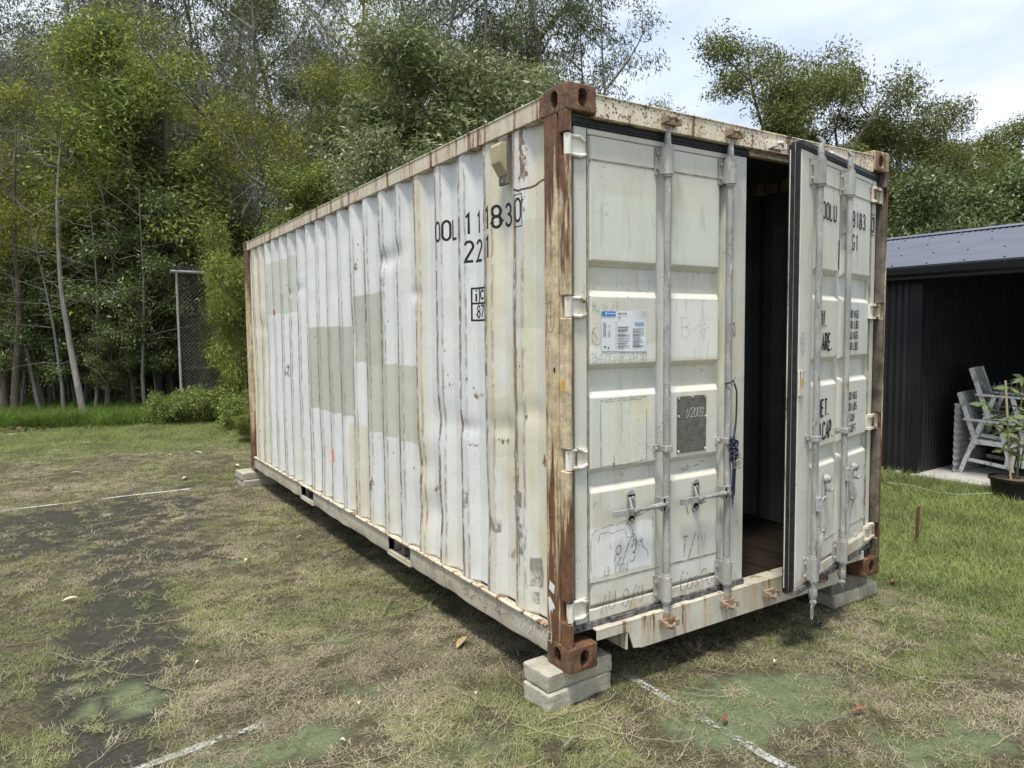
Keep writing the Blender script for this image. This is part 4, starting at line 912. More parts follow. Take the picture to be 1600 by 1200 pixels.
# ------------------------------------------------------------------ concrete blocks under the corners
m = NT('weathered concrete'); x, y, z = m.xyz()
c = m.mix(m.rng(m.noise(9, 6, .65), .35, .65), (.30, .28, .22), (.48, .46, .38)); c = m.mix(m.rng(m.noise(120, 4, .7), .58, .66), c, (.10, .095, .08))
c = m.mix(m.math('MULTIPLY', m.rng(m.noise(3.5, 5), .5, .64), .6), c, (.30, .27, .19)); m.bump(m.noise(90, 5, .7), .6, .006); M_CON = m.done(c, .9)
m = NT('darker concrete'); c = m.mix(m.rng(m.noise(9, 6, .65), .35, .65), (.12, .11, .09), (.22, .205, .17)); m.bump(m.noise(90, 5, .7), .6, .006); M_CON2 = m.done(c, .9)  # plain concrete in a darker tone, for the upper block behind the open door
def block(x, y, z, rz, label, mat=M_CON, lx=.39, ly=.19, h=.084):
    r = random.Random(int((x+5)*100+z*1000)); m = MB(); m.box(-lx/2, lx/2, -ly/2, ly/2, 0, h)
    m.v = [(a+r.uniform(-.003, .003), b+r.uniform(-.003, .003), c) for a, b, c in m.v]
    me = m.mesh('concrete_block', mat); bm = bmesh.new(); bm.from_mesh(me); bmesh.ops.bevel(bm, geom=bm.edges[:], offset=.006, segments=1, affect='EDGES'); bmesh.ops.subdivide_edges(bm, edges=bm.edges[:], cuts=7, use_grid_fill=True)
    for v in bm.verts:
        p = v.co; e = sum(1 for q, w in ((abs(p.x), lx/2), (abs(p.y), ly/2), (min(p.z, h-p.z)*-1, 0)) if q > w-.010); n_ = lattice(np.array([p.x*1.+x*3+p.z]), np.array([p.y+p.z*1.7+z]), .022, 7)[0]-.5
        k_ = n_*(.003+.005*(e > 1))-(.010*max(0, lattice(np.array([p.x+x]), np.array([p.y+p.z]), .05, 9)[0]-.72) if e > 1 else 0); d_ = Vector((p.x/lx, p.y/ly, (p.z-h/2)/h)).normalized(); v.co = p+d_*k_
    bm.to_mesh(me); bm.free(); me.shade_smooth(); me.set_sharp_from_angle(angle=radians(40)); o = link('concrete_block', me); o.location = (x, y, z); o.rotation_euler.z = radians(rz); tag(o, label, 'concrete block', 'blocks propping up the container')
block(.102, .150, -.172, 4.5, 'lower of two pale concrete blocks under the nearest rusty corner casting')
block(.108, .158, -.0865, 2.0, 'upper of two pale concrete blocks under the nearest rusty corner casting', h=.085)
block(2.215, .150, -.172, -1.5, 'pale lower concrete block under the container corner behind the open door', lx=.30)
block(2.445, .155, -.172, .5, 'small pale concrete block at the outer end under the far front corner', lx=.155)
block(2.24, .165, -.0865, 1.0, 'dark concrete block lying on two paler ones behind the open door', M_CON2)
block(.06, 6.02, -.172, 2, 'lower concrete block under the distant rear corner of the container', ly=.30)
block(.05, 6.03, -.0865, 3, 'upper concrete block under the distant rear corner of the container', ly=.28)
block(2.32, 5.92, -.172, 0, 'lower concrete block under the hidden rear corner beyond the container')
block(2.32, 5.92, -.0865, 0, 'upper concrete block under the hidden rear corner beyond the container')

# ------------------------------------------------------------------ shed
E0 = Vector((6.46, 1.90, 0)); FD = Vector((.05, -1, 0)).normalized(); IN = Vector((-FD.y, FD.x, 0))      # FD: along the open front towards the viewer, IN: into the shed
if IN.x < 0: IN = -IN
SLZ = -.125
M_SHED = simple('charcoal corrugated wall steel', (.018, .019, .022), .45, .0, var=.15, scale=3)
M_ROOF = simple('blue grey corrugated roof steel', (.10, .11, .145), .42, .1, var=.1, scale=2)
M_TRIM = simple('charcoal trim', (.014, .015, .017), .4, var=.1, scale=3)
def S(f, i, z): return E0+FD*f+IN*i+Vector((0, 0, z))
SH = tag(empty('shed', E0), 'dark charcoal corrugated shed with a blue grey roof and an open front', 'shed')
def shift(o): o.matrix_parent_inverse = Matrix.Translation(-E0); return o
def wave(p0, d, up, out, ln, h, pitch, amp, step=8, p1=None):
    """corrugated sheet: runs ln along d, h along up, waves along `out`"""
    n = int(ln/pitch*step); V = []; F = []
    for i in range(n+1):
        s = ln*i/n; w = amp*(.5+.5*cos(2*pi*s/pitch)); V += [p0+d*s+out*w, p0+d*s+out*w+up*h]
    for i in range(n): F.append((2*i, 2*i+2, 2*i+3, 2*i+1))
    return V, F
Z = Vector((0, 0, 1))
V, F = wave(S(-5.5, 0, GZ), FD, Z, -IN, 5.42, 2.36, .076, .016); shift(MB().add(V, F).build('front_wall', M_SHED, SH, smooth=True))
def gable(name, f, z0):
    V = []; F = []; n = 600
    for i in range(n+1):
        a = .03+5.8*i/n; w = .007*(1+cos(2*pi*a/.076)); zt = 2.205+(min(a, 2*RD-.48-a)+.24)*RP-.035; V += [S(f+w, a, z0), S(f+w, a, zt)]
    for i in range(n): F.append((2*i, 2*i+2, 2*i+3, 2*i+1))
    shift(MB().add(V, F).build(name, M_SHED, SH, smooth=True))
RP = tan(radians(12.9)); RD = 3.05
gable('inner_wall', 0, SLZ); gable('end_wall', -5.5, GZ); gable('end_wall', 7.5, GZ)
V, F = wave(S(-5.5, 5.84, SLZ), FD, Z, -IN, 13, 2.30, .076, .014); shift(MB().add(V, F).build('back_wall', M_SHED, SH, smooth=True))
def obox(m, f0, f1, i0, i1, z0, z1): return m.add([S(f, i, z) for f in (f0, f1) for i in (i0, i1) for z in (z0, z1)], [(0, 1, 3, 2), (4, 6, 7, 5), (0, 4, 5, 1), (2, 3, 7, 6), (0, 2, 6, 4), (1, 5, 7, 3)])
shift(obox(MB(), -.085, .022, -.022, .05, GZ, 2.19).build('corner_post', M_TRIM, SH, bevel=.004))
shift(obox(MB(), -5.6, 7.5, -.22, -.03, 2.09, 2.165).build('fascia', M_TRIM, SH))
g = MB(); prg = [(-.28, 2.235), (-.285, 2.215), (-.275, 2.145), (-.24, 2.125), (-.15, 2.12), (-.14, 2.175)]
g.add([S(-5.8, a, z) for a, z in prg]+[S(7.6, a, z) for a, z in prg], [(j, j+1, j+7, j+6) for j in range(5)])
o = shift(g.build('gutter', M_TRIM, SH)); o.modifiers.new('s', 'SOLIDIFY').thickness = .004
RP = tan(radians(12.9)); RD = 3.05
upv = (IN+Z*RP); L_ = 1.
def roof_sheet(f0, i0, sgn, name):
    d = FD; up = (IN*sgn+Z*RP); V, F = wave(S(f0, i0, 2.215), d, up, (Z-IN*sgn*RP).normalized(), 13.3, RD, .076, .022, 6)
    return shift(MB().add(V, F).build(name, M_ROOF, SH, smooth=True))
roof_sheet(-5.8, -.24, 1, 'roof'); 
d = FD; V, F = wave(S(-5.8, -.24+2*RD, 2.215), d, (-IN+Z*RP), Z, 13.3, RD, .076, .017, 4); shift(MB().add(V, F).build('roof', M_ROOF, SH, smooth=True))
zr = 2.215+RD*RP+.012
rc = MB().add([S(f, -.24+RD+a, zr+b) for f in (-5.8, 7.6) for a, b in ((-.16, -.012), (0, .034), (.16, -.012))], [(0, 1, 4, 3), (1, 2, 5, 4)]).build('ridge_cap', M_ROOF, SH); shift(rc); rc.modifiers.new('s', 'SOLIDIFY').thickness = .004
m = MB()
for k, i in enumerate((.12, .95, 1.8, 2.6)):
    for j in range(34): m.box(*[q for q in (-.008, .008, -.008, .008, 0, .012)], M=Matrix.Translation(S(-5.6+j*.38+(k % 2)*.076, -.24+i, 2.215+i*RP+.016)))
o = shift(m.build('roof_screw', M_TRIM, SH)); o['kind'] = 'stuff'
# slab
p = obox(MB(), .0, 7.4, -.10, 5.9, GZ-.1, SLZ); m = NT('pale concrete slab')
M_SLAB = m.done(m.mix(m.rng(m.noise(7, 5), .3, .7), (.33, .32, .29), (.50, .49, .45)), .85); shift(p.build('floor_slab', M_SLAB, SH, bevel=.006))
m = MB(); shift(obox(m, -5.5, 7.4, 5.85, 5.86, 0, .01).build('wall_base', M_TRIM, SH))
for (f, i, h) in ((-.16, -.09, .05), (.02, -.13, .045), (-.35, -.10, .025)):
    c = S(f, i, GZ+.01); o = MB().box(-.025, .025, -.02, .02, 0, h).build('paver_chip', M_SLAB, None, bevel=.006); o.location = c; o.rotation_euler.z = f*9
    tag(o, {.05: 'taller whitish stone chip in the grass at the dark shed wall', .045: 'whitish stone chip at the corner of the shed floor slab', .025: 'low whitish stone chip half sunk in grass below the tap'}[h], 'stone')
# tap on its standpipe
tp = on_ground(1395, 738); tp = Vector((tp[0], tp[1], GZ))
T = tag(empty('garden_tap', tp), 'outdoor brass tap on a thin standpipe against the dark shed wall', 'tap')
M_BR = simple('dull tap metal', (.22, .21, .18), .45, .5, var=.3, scale=30)
MB().tube([(0, 0, 0), (0, 0, .50)], .011, 8).tube([(0, 0, .16), (0, 0, .20)], .02, 8).build('standpipe', M_GALV, T, smooth=True)
MB().tube([(0, 0, .49), (0, 0, .54), (-.05, -.03, .545), (-.075, -.045, .51)], [.018, .02, .016, .012], 8).build('spout', M_BR, T, smooth=True)
MB().tube([(0, 0, .54), (0, 0, .59)], .007, 6).tube([(-.035, -.01, .59), (.035, .01, .59)], .008, 6).build('handle', M_BR, T, smooth=True)
m = MB().box(-.05, .17, .03, .04, .49, .51); m.build('wall_bracket', M_GALV, T)

# leaning corrugated sheet of galvanised iron
V = []; F = []; p0 = Vector(on_ground(1484, 737, SLZ)); p0.z = SLZ
nw = 72; LN = .72
for i in range(nw+1):
    z = .80*i/nw; w = .013*cos(2*pi*z/.076)
    for k in (0, .25, .5, .75, 1.):
        q = p0+IN*(k*LN*.85)+FD*(.03+.05*k+.0+.06*k*k)+(FD*.55-IN*.45)*w; V.append((q.x, q.y, SLZ+z))
for i in range(nw):
    for k in range(4): F.append((i*5+k, i*5+k+1, i*5+k+6, i*5+k+5))
o = MB().add(V, F).build('corrugated_sheet', simple('galvanised corrugated iron', (.36, .37, .37), .45, .25, var=.12, scale=6), None, smooth=True); o.modifiers.new('s', 'SOLIDIFY').thickness = .002
tag(o, 'loose galvanised corrugated iron sheet standing against the inner shed wall', 'corrugated sheet')

# weathered white garden chairs, the second stacked on the first
M_WOODW = NT('peeling white painted timber'); m = M_WOODW
cc = m.mix(m.rng(m.noise(24, 6, .75, m.vec((1, 1, .5))), .54, .62), (.72, .72, .70), (.28, .27, .24)); m.bump(m.noise(50, 4), .3, .004); M_WOODW = m.done(cc, .75)
M_WOODG = simple('greyed slat paint', (.48, .49, .47), .8, var=.3, scale=12)
def bar(m, p, q, w, t, side=Vector((0, 1, 0))):
    p = Vector(p); q = Vector(q); d = (q-p).normalized(); s = (side-d*side.dot(d)).normalized(); u = d.cross(s)
    m.add([a+s*(w/2*i)+u*(t/2*j) for a in (p, q) for i in (-1, 1) for j in (-1, 1)], [(0, 1, 3, 2), (4, 6, 7, 5), (0, 4, 5, 1), (2, 3, 7, 6), (0, 2, 6, 4), (1, 5, 7, 3)]); return m
def chair():
    c = empty('garden_chair')
    for y in (0, .50):
        bar(MB(), (-.10, y, 0), (.10, y, .60), .03, .045).build('leg', M_WOODW, c, bevel=.003); bar(MB(), (.42, y, 0), (.27, y, .60), .03, .045).build('leg', M_WOODW, c, bevel=.003)
        bar(MB(), (-.08, y-.0, .62), (.42, y, .595), .075, .022).build('armrest', M_WOODW, c, bevel=.003)
        bar(MB(), (.02, y-.027, .375), (.44, y-.027, .35), .022, .055).build('side_rail', M_WOODW, c, bevel=.003)
        bar(MB(), (-.04, y+.027, .155), (.37, y+.027, .10), .02, .04).build('stretcher', M_WOODW, c, bevel=.003)
        bar(MB(), (.05, y+.03, .33), (-.14, y+.03, .92), .03, .05).build('back_post', M_WOODW, c, bevel=.003)
    for i in range(6):
        x = .02+i*.078; bar(MB(), (x, -.02, .395-i*.006), (x, .52, .395-i*.006), .062, .015, Vector((1, 0, 0))).build('slat', M_WOODG, c)
    for i in range(7):
        y = .055+i*.065; bar(MB(), (.045, y, .42), (-.125, y, .90), .052, .012).build('slat', M_WOODG, c)
    bar(MB(), (-.130, .0, .90), (-.130, .50, .90), .05, .02, Vector((0, 0, 1))).build('back_rail', M_WOODW, c)
    return c
q0 = Vector(on_ground(1500, 737, SLZ)); q1 = Vector(on_ground(1556, 743.5, SLZ)); az = atan2(q1.y-q0.y, q1.x-q0.x)
C1 = chair(); sc_ = (q1-q0).length/.52; C1.rotation_euler.z = az; o = Matrix.Rotation(az, 3, 'Z') @ Vector((.10, 0, 0)); C1.location = (q0.x+o.x, q0.y+o.y, SLZ)
tag(C1, 'weathered white slatted garden chair standing on the slab of the open shed', 'garden chair', 'stacked white garden chairs')
C2 = copy_tree(C1); C2.location = (C1.location.x+.10*cos(az)-.06*sin(az), C1.location.y+.10*sin(az)+.06*cos(az), SLZ+.285); C2.rotation_euler.z = az+.05
tag(C2, 'upper weathered white garden chair stacked on top of another one', 'garden chair', 'stacked white garden chairs')
# ornamental wire bench back resting on the stack
wb = MB(); A = C1.location+Vector((.02*cos(az), .02*sin(az), .76)); ex = Vector((cos(az), sin(az), 0)); W3 = lambda a, z, d=.12: A+ex*a+Vector((0, 0, z))+Vector((-sin(az), cos(az), 0))*d
wb.tube([W3(0, 0), W3(.50, .02), W3(.53, .34), W3(.02, .20), W3(0, 0)], .009, 6)
for i in range(9): a = .04+i*.055; wb.tube([W3(a, .01), W3(a+.01, .20+.10*i/9+.06)], .005, 5)
for i in range(4): wb.tube([W3(.08+i*.12+.05*cos(t), .14+i*.02+.045*sin(t)) for t in [k*pi/5 for k in range(11)]], .005, 5)
o = wb.build('wire_bench_back', simple('grey ornamental iron', (.20, .21, .21), .6, .3, var=.2, scale=20), None, smooth=True); tag(o, 'grey ornamental wire panel lying on top of the white chairs', 'wire panel'); o['kind'] = 'thing'
# timber board, cabinet and bag further in
bd = C1.location+IN*.55
def wbox(name, f0, f1, i0, i1, z0, z1, mat, label, cat, lean=0.):
    b = C1.location; m = MB(); 
    m.add([b+FD*f+IN*(i+(lean if z == z1 else 0))+Vector((0, 0, z)) for f in (f0, f1) for i in (i0, i1) for z in (z0, z1)], [(0, 1, 3, 2), (4, 6, 7, 5), (0, 4, 5, 1), (2, 3, 7, 6), (0, 2, 6, 4), (1, 5, 7, 3)])
    o = m.build(name, mat, None, bevel=.006); return tag(o, label, cat)
wbox('timber_board', -.05, 1.9, .72, .76, 0, .97, simple('brown timber board', (.16, .085, .04), .7, var=.25, scale=5), 'wide brown timber board leaning behind the white garden chairs', 'board', .05)
wh = simple('white appliance enamel', (.52, .54, .54), .35, var=.04, scale=3)
cb_ = wbox('white_cabinet', .62, 1.30, -.02, .55, 0, .70, wh, 'white metal cabinet standing on the slab beside the potted sapling', 'cabinet')
wbox('cabinet_lid', .61, 1.31, -.03, .56, .705, .735, wh, None, None).parent = cb_
pnl = MB()
for k in range(7): 
    b = C1.location+FD*(.33+k*.055)+IN*(.05); pnl.box(-.018, .018, -.008, .008, .12, .50-.012*k, Matrix.Translation((b.x, b.y, 0+SLZ)) @ Matrix.Rotation(atan2(FD.y, FD.x), 4, 'Z') @ Matrix.Rotation(.12, 4, 'Y'))
o = pnl.build('slatted_panel', M_WOODW, None); tag(o, 'pale slatted timber panel between the chairs and the white cabinet', 'panel')
m = MB(); r = random.Random(2); bcen = C1.location+FD*.42+IN*.30+Vector((0, 0, .72))
bm = bmesh.new(); bmesh.ops.create_icosphere(bm, subdivisions=3, radius=1)
for v in bm.verts:
    n = .8+.35*lattice(np.array([v.co.x*2+v.co.z]), np.array([v.co.y*2+v.co.z*2]), 1, 3)[0]; v.co = Vector((v.co.x*.15*n, v.co.y*.14*n, v.co.z*.19*n))+bcen
me = bpy.data.meshes.new('black_bag'); bm.to_mesh(me); bm.free(); me.materials.append(simple('black plastic bag', (.01, .01, .011), .35, var=.2, scale=9)); tag(link('black_bag', me), 'black plastic bag sitting between the stacked chairs and the white cabinet', 'bag')
wbox('storage_crate', .34, .60, .20, .50, 0, .53, simple('dark grey plastic crate', (.03, .03, .032), .5, var=.2, scale=9), 'dark plastic crate carrying the black bag inside the shed', 'crate')

# wooden stake in the lawn and a thin garden line
st = on_ground(1432, 852); o = MB().box(-.014, .014, -.012, .012, -.05, .315).build('wooden_stake', simple('brown stake timber', (.11, .06, .035), .85, var=.3, scale=20), None, bevel=.002); o.location = (st[0], st[1], GZ); o.rotation_euler = (.02, -.03, .4); tag(o, 'short brown wooden stake standing upright in the lawn beside the container', 'stake')
pts = [on_ground(u, v) for u, v in ((1385, 762), (1425, 768), (1462, 776), (1500, 781), (1535, 781), (1570, 778))]
m = MB().tube([(p[0], p[1], GZ+.055+.01*sin(i*2)) for i, p in enumerate(pts)], .0045, 5); tag(m.build('garden_line', simple('pale green garden line', (.30, .38, .26), .6, var=.1, scale=20), None, smooth=True), 'thin pale green line lying in the grass before the shed', 'garden line')

# ------------------------------------------------------------------ foliage toolkit
def leaf_mat(name, a, b, c=None, rough=.5, trans=.32, stuff=False):
    m = NT(name); g = m.n('ShaderNodeNewGeometry'); oi = m.n('ShaderNodeObjectInfo')
    rnd = g.outputs['Random Per Island']
    col = m.mix(rnd, a, b)
    if c: col = m.mix(m.rng(m.noise(.9, 3), .48, .62), col, c)
    col = m.mix(m.rng(m.math('FRACT', m.math('MULTIPLY', rnd, 7.3)), .86, .9), col, tuple(min(.6, x*2.0) for x in b))
    v = m.rng(oi.outputs['Random'], 0, 1, .8, 1.2); mul = m.n('ShaderNodeVectorMath'); mul.operation = 'SCALE'; m.l(col, mul.inputs[0]); m.l(v, mul.inputs['Scale'])
    m.put(mul.outputs[0], m.b.inputs['Base Color']); m.b.inputs['Roughness'].default_value = rough; m.b.inputs['Specular IOR Level'].default_value = .4
    t = m.n('ShaderNodeBsdfTranslucent'); m.l(mul.outputs[0], t.inputs[0]); mx = m.n('ShaderNodeMixShader'); mx.inputs[0].default_value = trans
    m.l(m.b.outputs[0], mx.inputs[1]); m.l(t.outputs[0], mx.inputs[2]); m.l(mx.outputs[0], m.out.inputs[0]); return m.m
def rot_basis(d, rng):
    """unit frames whose first axis is d (n,3)"""
    r = rng.normal(size=d.shape); s = np.cross(d, r); s /= np.linalg.norm(s, axis=1, keepdims=True)+1e-9; return s, np.cross(d, s)
def leaves(c, d, L, Wd, rng, fold=.25):
    """rhombic folded leaves as quads: centres c, directions d, length L, width Wd"""
    d = d/(np.linalg.norm(d, axis=1, keepdims=True)+1e-9); s, u = rot_basis(d, rng); L = L[:, None]; Wd = Wd[:, None]
    a = c; b = c+d*L; e = c+d*L*.45; V = np.stack([a, e+s*Wd*.5+u*Wd*fold, b, e-s*Wd*.5+u*Wd*fold], 1).reshape(-1, 3)
    n = len(c); F = np.arange(4*n).reshape(n, 4); return V, F
def frusta(segs, k):
    """segs: array (n, 8) p0 p1 r0 r1"""
    s = np.asarray(segs, float); p0, p1, r0, r1 = s[:, :3], s[:, 3:6], s[:, 6], s[:, 7]; d = p1-p0; d /= np.linalg.norm(d, axis=1, keepdims=True)+1e-9
    ref = np.where(np.abs(d[:, 2:3]) > .9, [[1., 0, 0]], [[0, 0, 1.]]); a = np.cross(d, ref); a /= np.linalg.norm(a, axis=1, keepdims=True)+1e-9; b = np.cross(d, a)
    t = np.arange(k)*2*pi/k; ring = a[:, None]*np.cos(t)[None, :, None]+b[:, None]*np.sin(t)[None, :, None]
    V = np.concatenate([p0[:, None]+ring*r0[:, None, None], p1[:, None]+ring*r1[:, None, None]], 1).reshape(-1, 3); n = len(s)
    j = np.arange(k); f = np.stack([j, (j+1) % k, k+(j+1) % k, k+j], 1); F = (np.arange(n)[:, None, None]*2*k+f[None]).reshape(-1, 4); return V, F
def join(parts):
    Vs = []; Fs = []; o = 0
    for V, F in parts: Vs.append(V); Fs.append(F+o); o += len(V)
    return np.concatenate(Vs), np.concatenate(Fs)
def grow(rng, H, r0, base, spread, n1, n2, n3, up=.5, lean=0., wob=.04, fork=0, twig=.35, droop=0., dead=0., low_thin=.6):
    """returns thick segments, thin segments and twig tips (with directions)"""
    thick = []; thin = []; tips = []
    def path(p, d, ln, ra, rb, n, wob, upf, store):
        pts = [p]; dd = d/np.linalg.norm(d)
        for i in range(n):
            dd = dd+rng.normal(size=3)*wob; dd[2] += upf/n; dd /= np.linalg.norm(dd); q = p+dd*ln/n
            t0, t1 = i/n, (i+1)/n; store.append((*p, *q, ra+(rb-ra)*t0, ra+(rb-ra)*t1)); p = q; pts.append(p)
        return pts, dd
    stems = []
    d0 = np.array([lean*.3, lean*.1, 1.]); P, dd = path(np.array([0., 0, -.15]), d0, H*(.45 if fork else 1.), r0, r0*(.6 if fork else .12), 9, wob, 0, thick)
    if fork:
        for i in range(fork):
            a = 2*pi*i/fork+rng.uniform(0, 1.5); d = np.array([cos(a)*.42, sin(a)*.42, 1.]); Q, _ = path(P[-1], d, H*.55, r0*.5, r0*.08, 6, wob*1.5, .1, thick); stems.append(Q)
        stems.append(P)
    else: stems = [P]
    for si, Q in enumerate(stems):
        nb = n1 if len(stems) == 1 else max(3, n1//len(stems)+1)
        for i in range(nb):
            t = base+(1-base)*(i+rng.uniform(0, 1))/nb if len(stems) == 1 else ((i+rng.uniform(.2, 1))/nb if si < len(stems)-1 else rng.uniform(.65, 1))
            f = min(t*(len(Q)-1), len(Q)-1.001); k = int(f); p = Q[k]+(Q[k+1]-Q[k])*(f-k)
            rel = (p[2]/H-base)/(1-base+1e-6); ln = spread*(1.05-.62*max(0, rel)**1.3)*rng.uniform(.6, 1.1)*(low_thin+(1-low_thin)*min(1, max(0, rel)*4))
            a = i*2.4+rng.uniform(-.5, .5); el = rng.uniform(.25, .8)*up*2; d = np.array([cos(a), sin(a), el])
            rb = max(.008, ln*.014); B, bd = path(p, d, ln, rb*1.5, rb*.45, 4, .16, up*.5-droop*.3, thick if ln > 1.2 else thin)
            for j in range(n2):
                f2 = min((.28+.72*(j+rng.uniform(0, 1))/n2)*4, 3.99); k2 = int(f2); p2 = B[k2]+(B[k2+1]-B[k2])*(f2-k2)
                d2 = bd+rng.normal(size=3)*.75; d2[2] += up*.25-droop*.4; l2 = ln*rng.uniform(.22, .48); C, cd = path(p2, d2, l2, rb*.55, rb*.2, 3, .22, up*.2-droop*.5, thin)
                for m_ in range(n3):
                    p3 = C[rng.integers(1, 4)]; d3 = cd+rng.normal(size=3)*.8; d3[2] -= droop; l3 = twig*rng.uniform(.5, 1.3); D, ed = path(p3, d3, l3, .006, .0025, 2, .25, -droop*.5, thin)
                    if rng.random() >= dead: tips.append((*D[-1], *ed)); tips.append((*D[1], *ed))
                if rng.random() >= dead: tips.append((*C[-1], *cd))
    return np.array(thick), np.array(thin), np.array(tips)
def bark_mat(name, a, b, scale=6):
    m = NT(name); f = m.noise(scale, 6, .7, m.vec((1, 1, .25))); c = m.mix(m.rng(f, .35, .65), a, b); m.bump(m.noise(30, 5, .6, m.vec((1, 1, .2))), .5, .02); return m.done(c, .9)
BK_GREY = bark_mat('pale grey gum bark', (.16, .145, .125), (.33, .31, .28)); BK_BRN = bark_mat('brown fibrous bark', (.07, .05, .038), (.17, .13, .10)); BK_TWIG = bark_mat('grey twig bark', (.12, .11, .10), (.25, .235, .21), 3)
L_GUM = leaf_mat('grey green gum leaves', (.075, .10, .048), (.18, .205, .10)); L_GUMB = leaf_mat('olive gum leaves in the open', (.085, .105, .030), (.17, .185, .055), (.13, .16, .03))
L_BRIGHT = leaf_mat('fresh green leaves', (.09, .13, .028), (.20, .255, .06), (.24, .28, .065)); L_WATTLE = leaf_mat('yellow green feathery leaves', (.12, .145, .022), (.26, .27, .04), (.09, .115, .025), .55, .4)
L_DARK = leaf_mat('dark glossy leaves', (.045, .070, .026), (.125, .155, .060), None, .4, .3); L_SILV = leaf_mat('silvery green broad leaves', (.14, .18, .075), (.31, .35, .17), (.12, .17, .045), .4, .3)
L_MID = leaf_mat('mid green understorey leaves', (.065, .10, .034), (.18, .22, .08), (.11, .15, .05), .4, .25); L_LIME = leaf_mat('light green bramble leaves', (.10, .15, .03), (.22, .27, .07), None, .45, .35)
BK_PALE = bark_mat('bleached twig bark', (.22, .205, .18), (.40, .38, .34), 3)
L_WEEP = leaf_mat('lime green weeping leaves', (.15, .22, .04), (.34, .40, .09), (.11, .16, .035), .5, .45)
def tree_proto(name, seed, g, nl, cr, L, Wd, dr, bark, leaf, flat=1., twigmat=None, leafdir=.6):
    rng = np.random.default_rng(seed); thick, thin, tips = grow(rng, **g)
    rt = empty(name)
    V, F = frusta(thick, 7); link('trunk', np_mesh('trunk', V, F, [bark], smooth=True), rt)
    V, F = frusta(thin, 3); link('branches', np_mesh('branches', V, F, [twigmat or BK_TWIG], smooth=True), rt)['kind'] = 'stuff'
    if nl and len(tips):
        T = np.repeat(tips, nl, 0); n = len(T); off = np.clip(rng.normal(size=(n, 3)), -1.55, 1.55)*cr; off[:, 2] *= flat; c = T[:, :3]+off
        d = T[:, 3:]*leafdir+rng.normal(size=(n, 3))*.7; d[:, 2] -= dr
        V, F = leaves(c, d, L*rng.uniform(.6, 1.25, n), Wd*rng.uniform(.6, 1.25, n), rng); link('crown', np_mesh('crown', V, F, [leaf]), rt)
    return rt
PROTO = {}
def proto(key, *a):
    o = tree_proto(*a); c = [k for k in o.children if k.name.startswith('crown')][0].data
    v = np.zeros(len(c.vertices)*3, np.float32); c.vertices.foreach_get('co', v); PROTO[key] = [o, True, float(np.percentile(v[2::3], 99.6))]
proto('gum', 'gum_tree', 11, dict(H=13, r0=.17, base=.40, spread=2.9, n1=14, n2=6, n3=2, up=.62, wob=.05, twig=.5, droop=.15), 40, .26, .17, .036, .9, BK_GREY, L_GUM, .7)
proto('gum2', 'gum_tree', 12, dict(H=12, r0=.13, base=.3, spread=2.7, n1=13, n2=5, n3=2, up=.75, lean=.25, wob=.06, twig=.5, droop=.1, fork=2), 40, .24, .16, .034, .8, BK_GREY, L_GUM, .6)
proto('flat', 'gum_tree', 13, dict(H=10, r0=.2, base=.25, spread=3.0, n1=17, n2=5, n3=2, up=.80, wob=.07, twig=.4, fork=4), 80, .34, .14, .045, .2, BK_BRN, L_GUMB, .42)
proto('flat2', 'gum_tree', 14, dict(H=10, r0=.2, base=.3, spread=3.0, n1=17, n2=5, n3=2, up=.7, wob=.06, twig=.4, fork=3), 76, .36, .14, .045, .3, BK_GREY, L_GUMB, .5)
proto('sap', 'leafy_tree', 15, dict(H=8, r0=.08, base=.16, spread=1.9, n1=18, n2=5, n3=2, up=.45, wob=.04, twig=.35), 66, .22, .115, .038, .5, BK_TWIG, L_BRIGHT, .6)
proto('sap2', 'leafy_tree', 16, dict(H=7.5, r0=.07, base=.22, spread=1.7, n1=16, n2=5, n3=2, up=.5, wob=.06, twig=.35, lean=.2), 58, .22, .10, .032, .6, BK_GREY, L_DARK, .6)
proto('under', 'leafy_sapling', 26, dict(H=4.4, r0=.045, base=.28, spread=1.5, n1=15, n2=5, n3=2, up=.5, wob=.08, twig=.3, lean=.3), 56, .17, .09, .032, .5, BK_TWIG, L_MID, .55)
proto('wattle', 'wattle_tree', 17, dict(H=7.5, r0=.09, base=.2, spread=2.4, n1=16, n2=6, n3=3, up=.75, wob=.06, twig=.45, fork=3, dead=.3), 60, .20, .11, .018, .1, BK_TWIG, L_WATTLE, .7)
proto('bare', 'twiggy_tree', 18, dict(H=9, r0=.07, base=.2, spread=2.1, n1=22, n2=8, n3=5, up=.7, wob=.05, twig=.6, dead=.86), 18, .15, .09, .024, .4, BK_PALE, L_GUM)
proto('silver', 'broadleaf_tree', 19, dict(H=7, r0=.09, base=.12, spread=2.1, n1=20, n2=6, n3=3, up=.55, wob=.05, twig=.35), 50, .20, .13, .038, .55, BK_TWIG, L_SILV, .8)
proto('shrub', 'dense_shrub', 20, dict(H=4, r0=.06, base=.05, spread=1.5, n1=20, n2=5, n3=2, up=.5, wob=.06, twig=.3), 50, .18, .10, .042, .3, BK_TWIG, L_MID, .8)
proto('weep', 'weeping_shrub', 21, dict(H=4.2, r0=.05, base=.05, spread=1.5, n1=18, n2=6, n3=4, up=.5, wob=.09, twig=.4, droop=.35, fork=3, dead=.1), 34, .12, .14, .022, .25, BK_PALE, L_WEEP)
proto('bramble', 'bramble', 27, dict(H=1.0, r0=.02, base=.02, spread=1.1, n1=20, n2=5, n3=3, up=.35, wob=.1, twig=.3), 12, .09, .09, .05, .1, BK_TWIG, L_LIME)
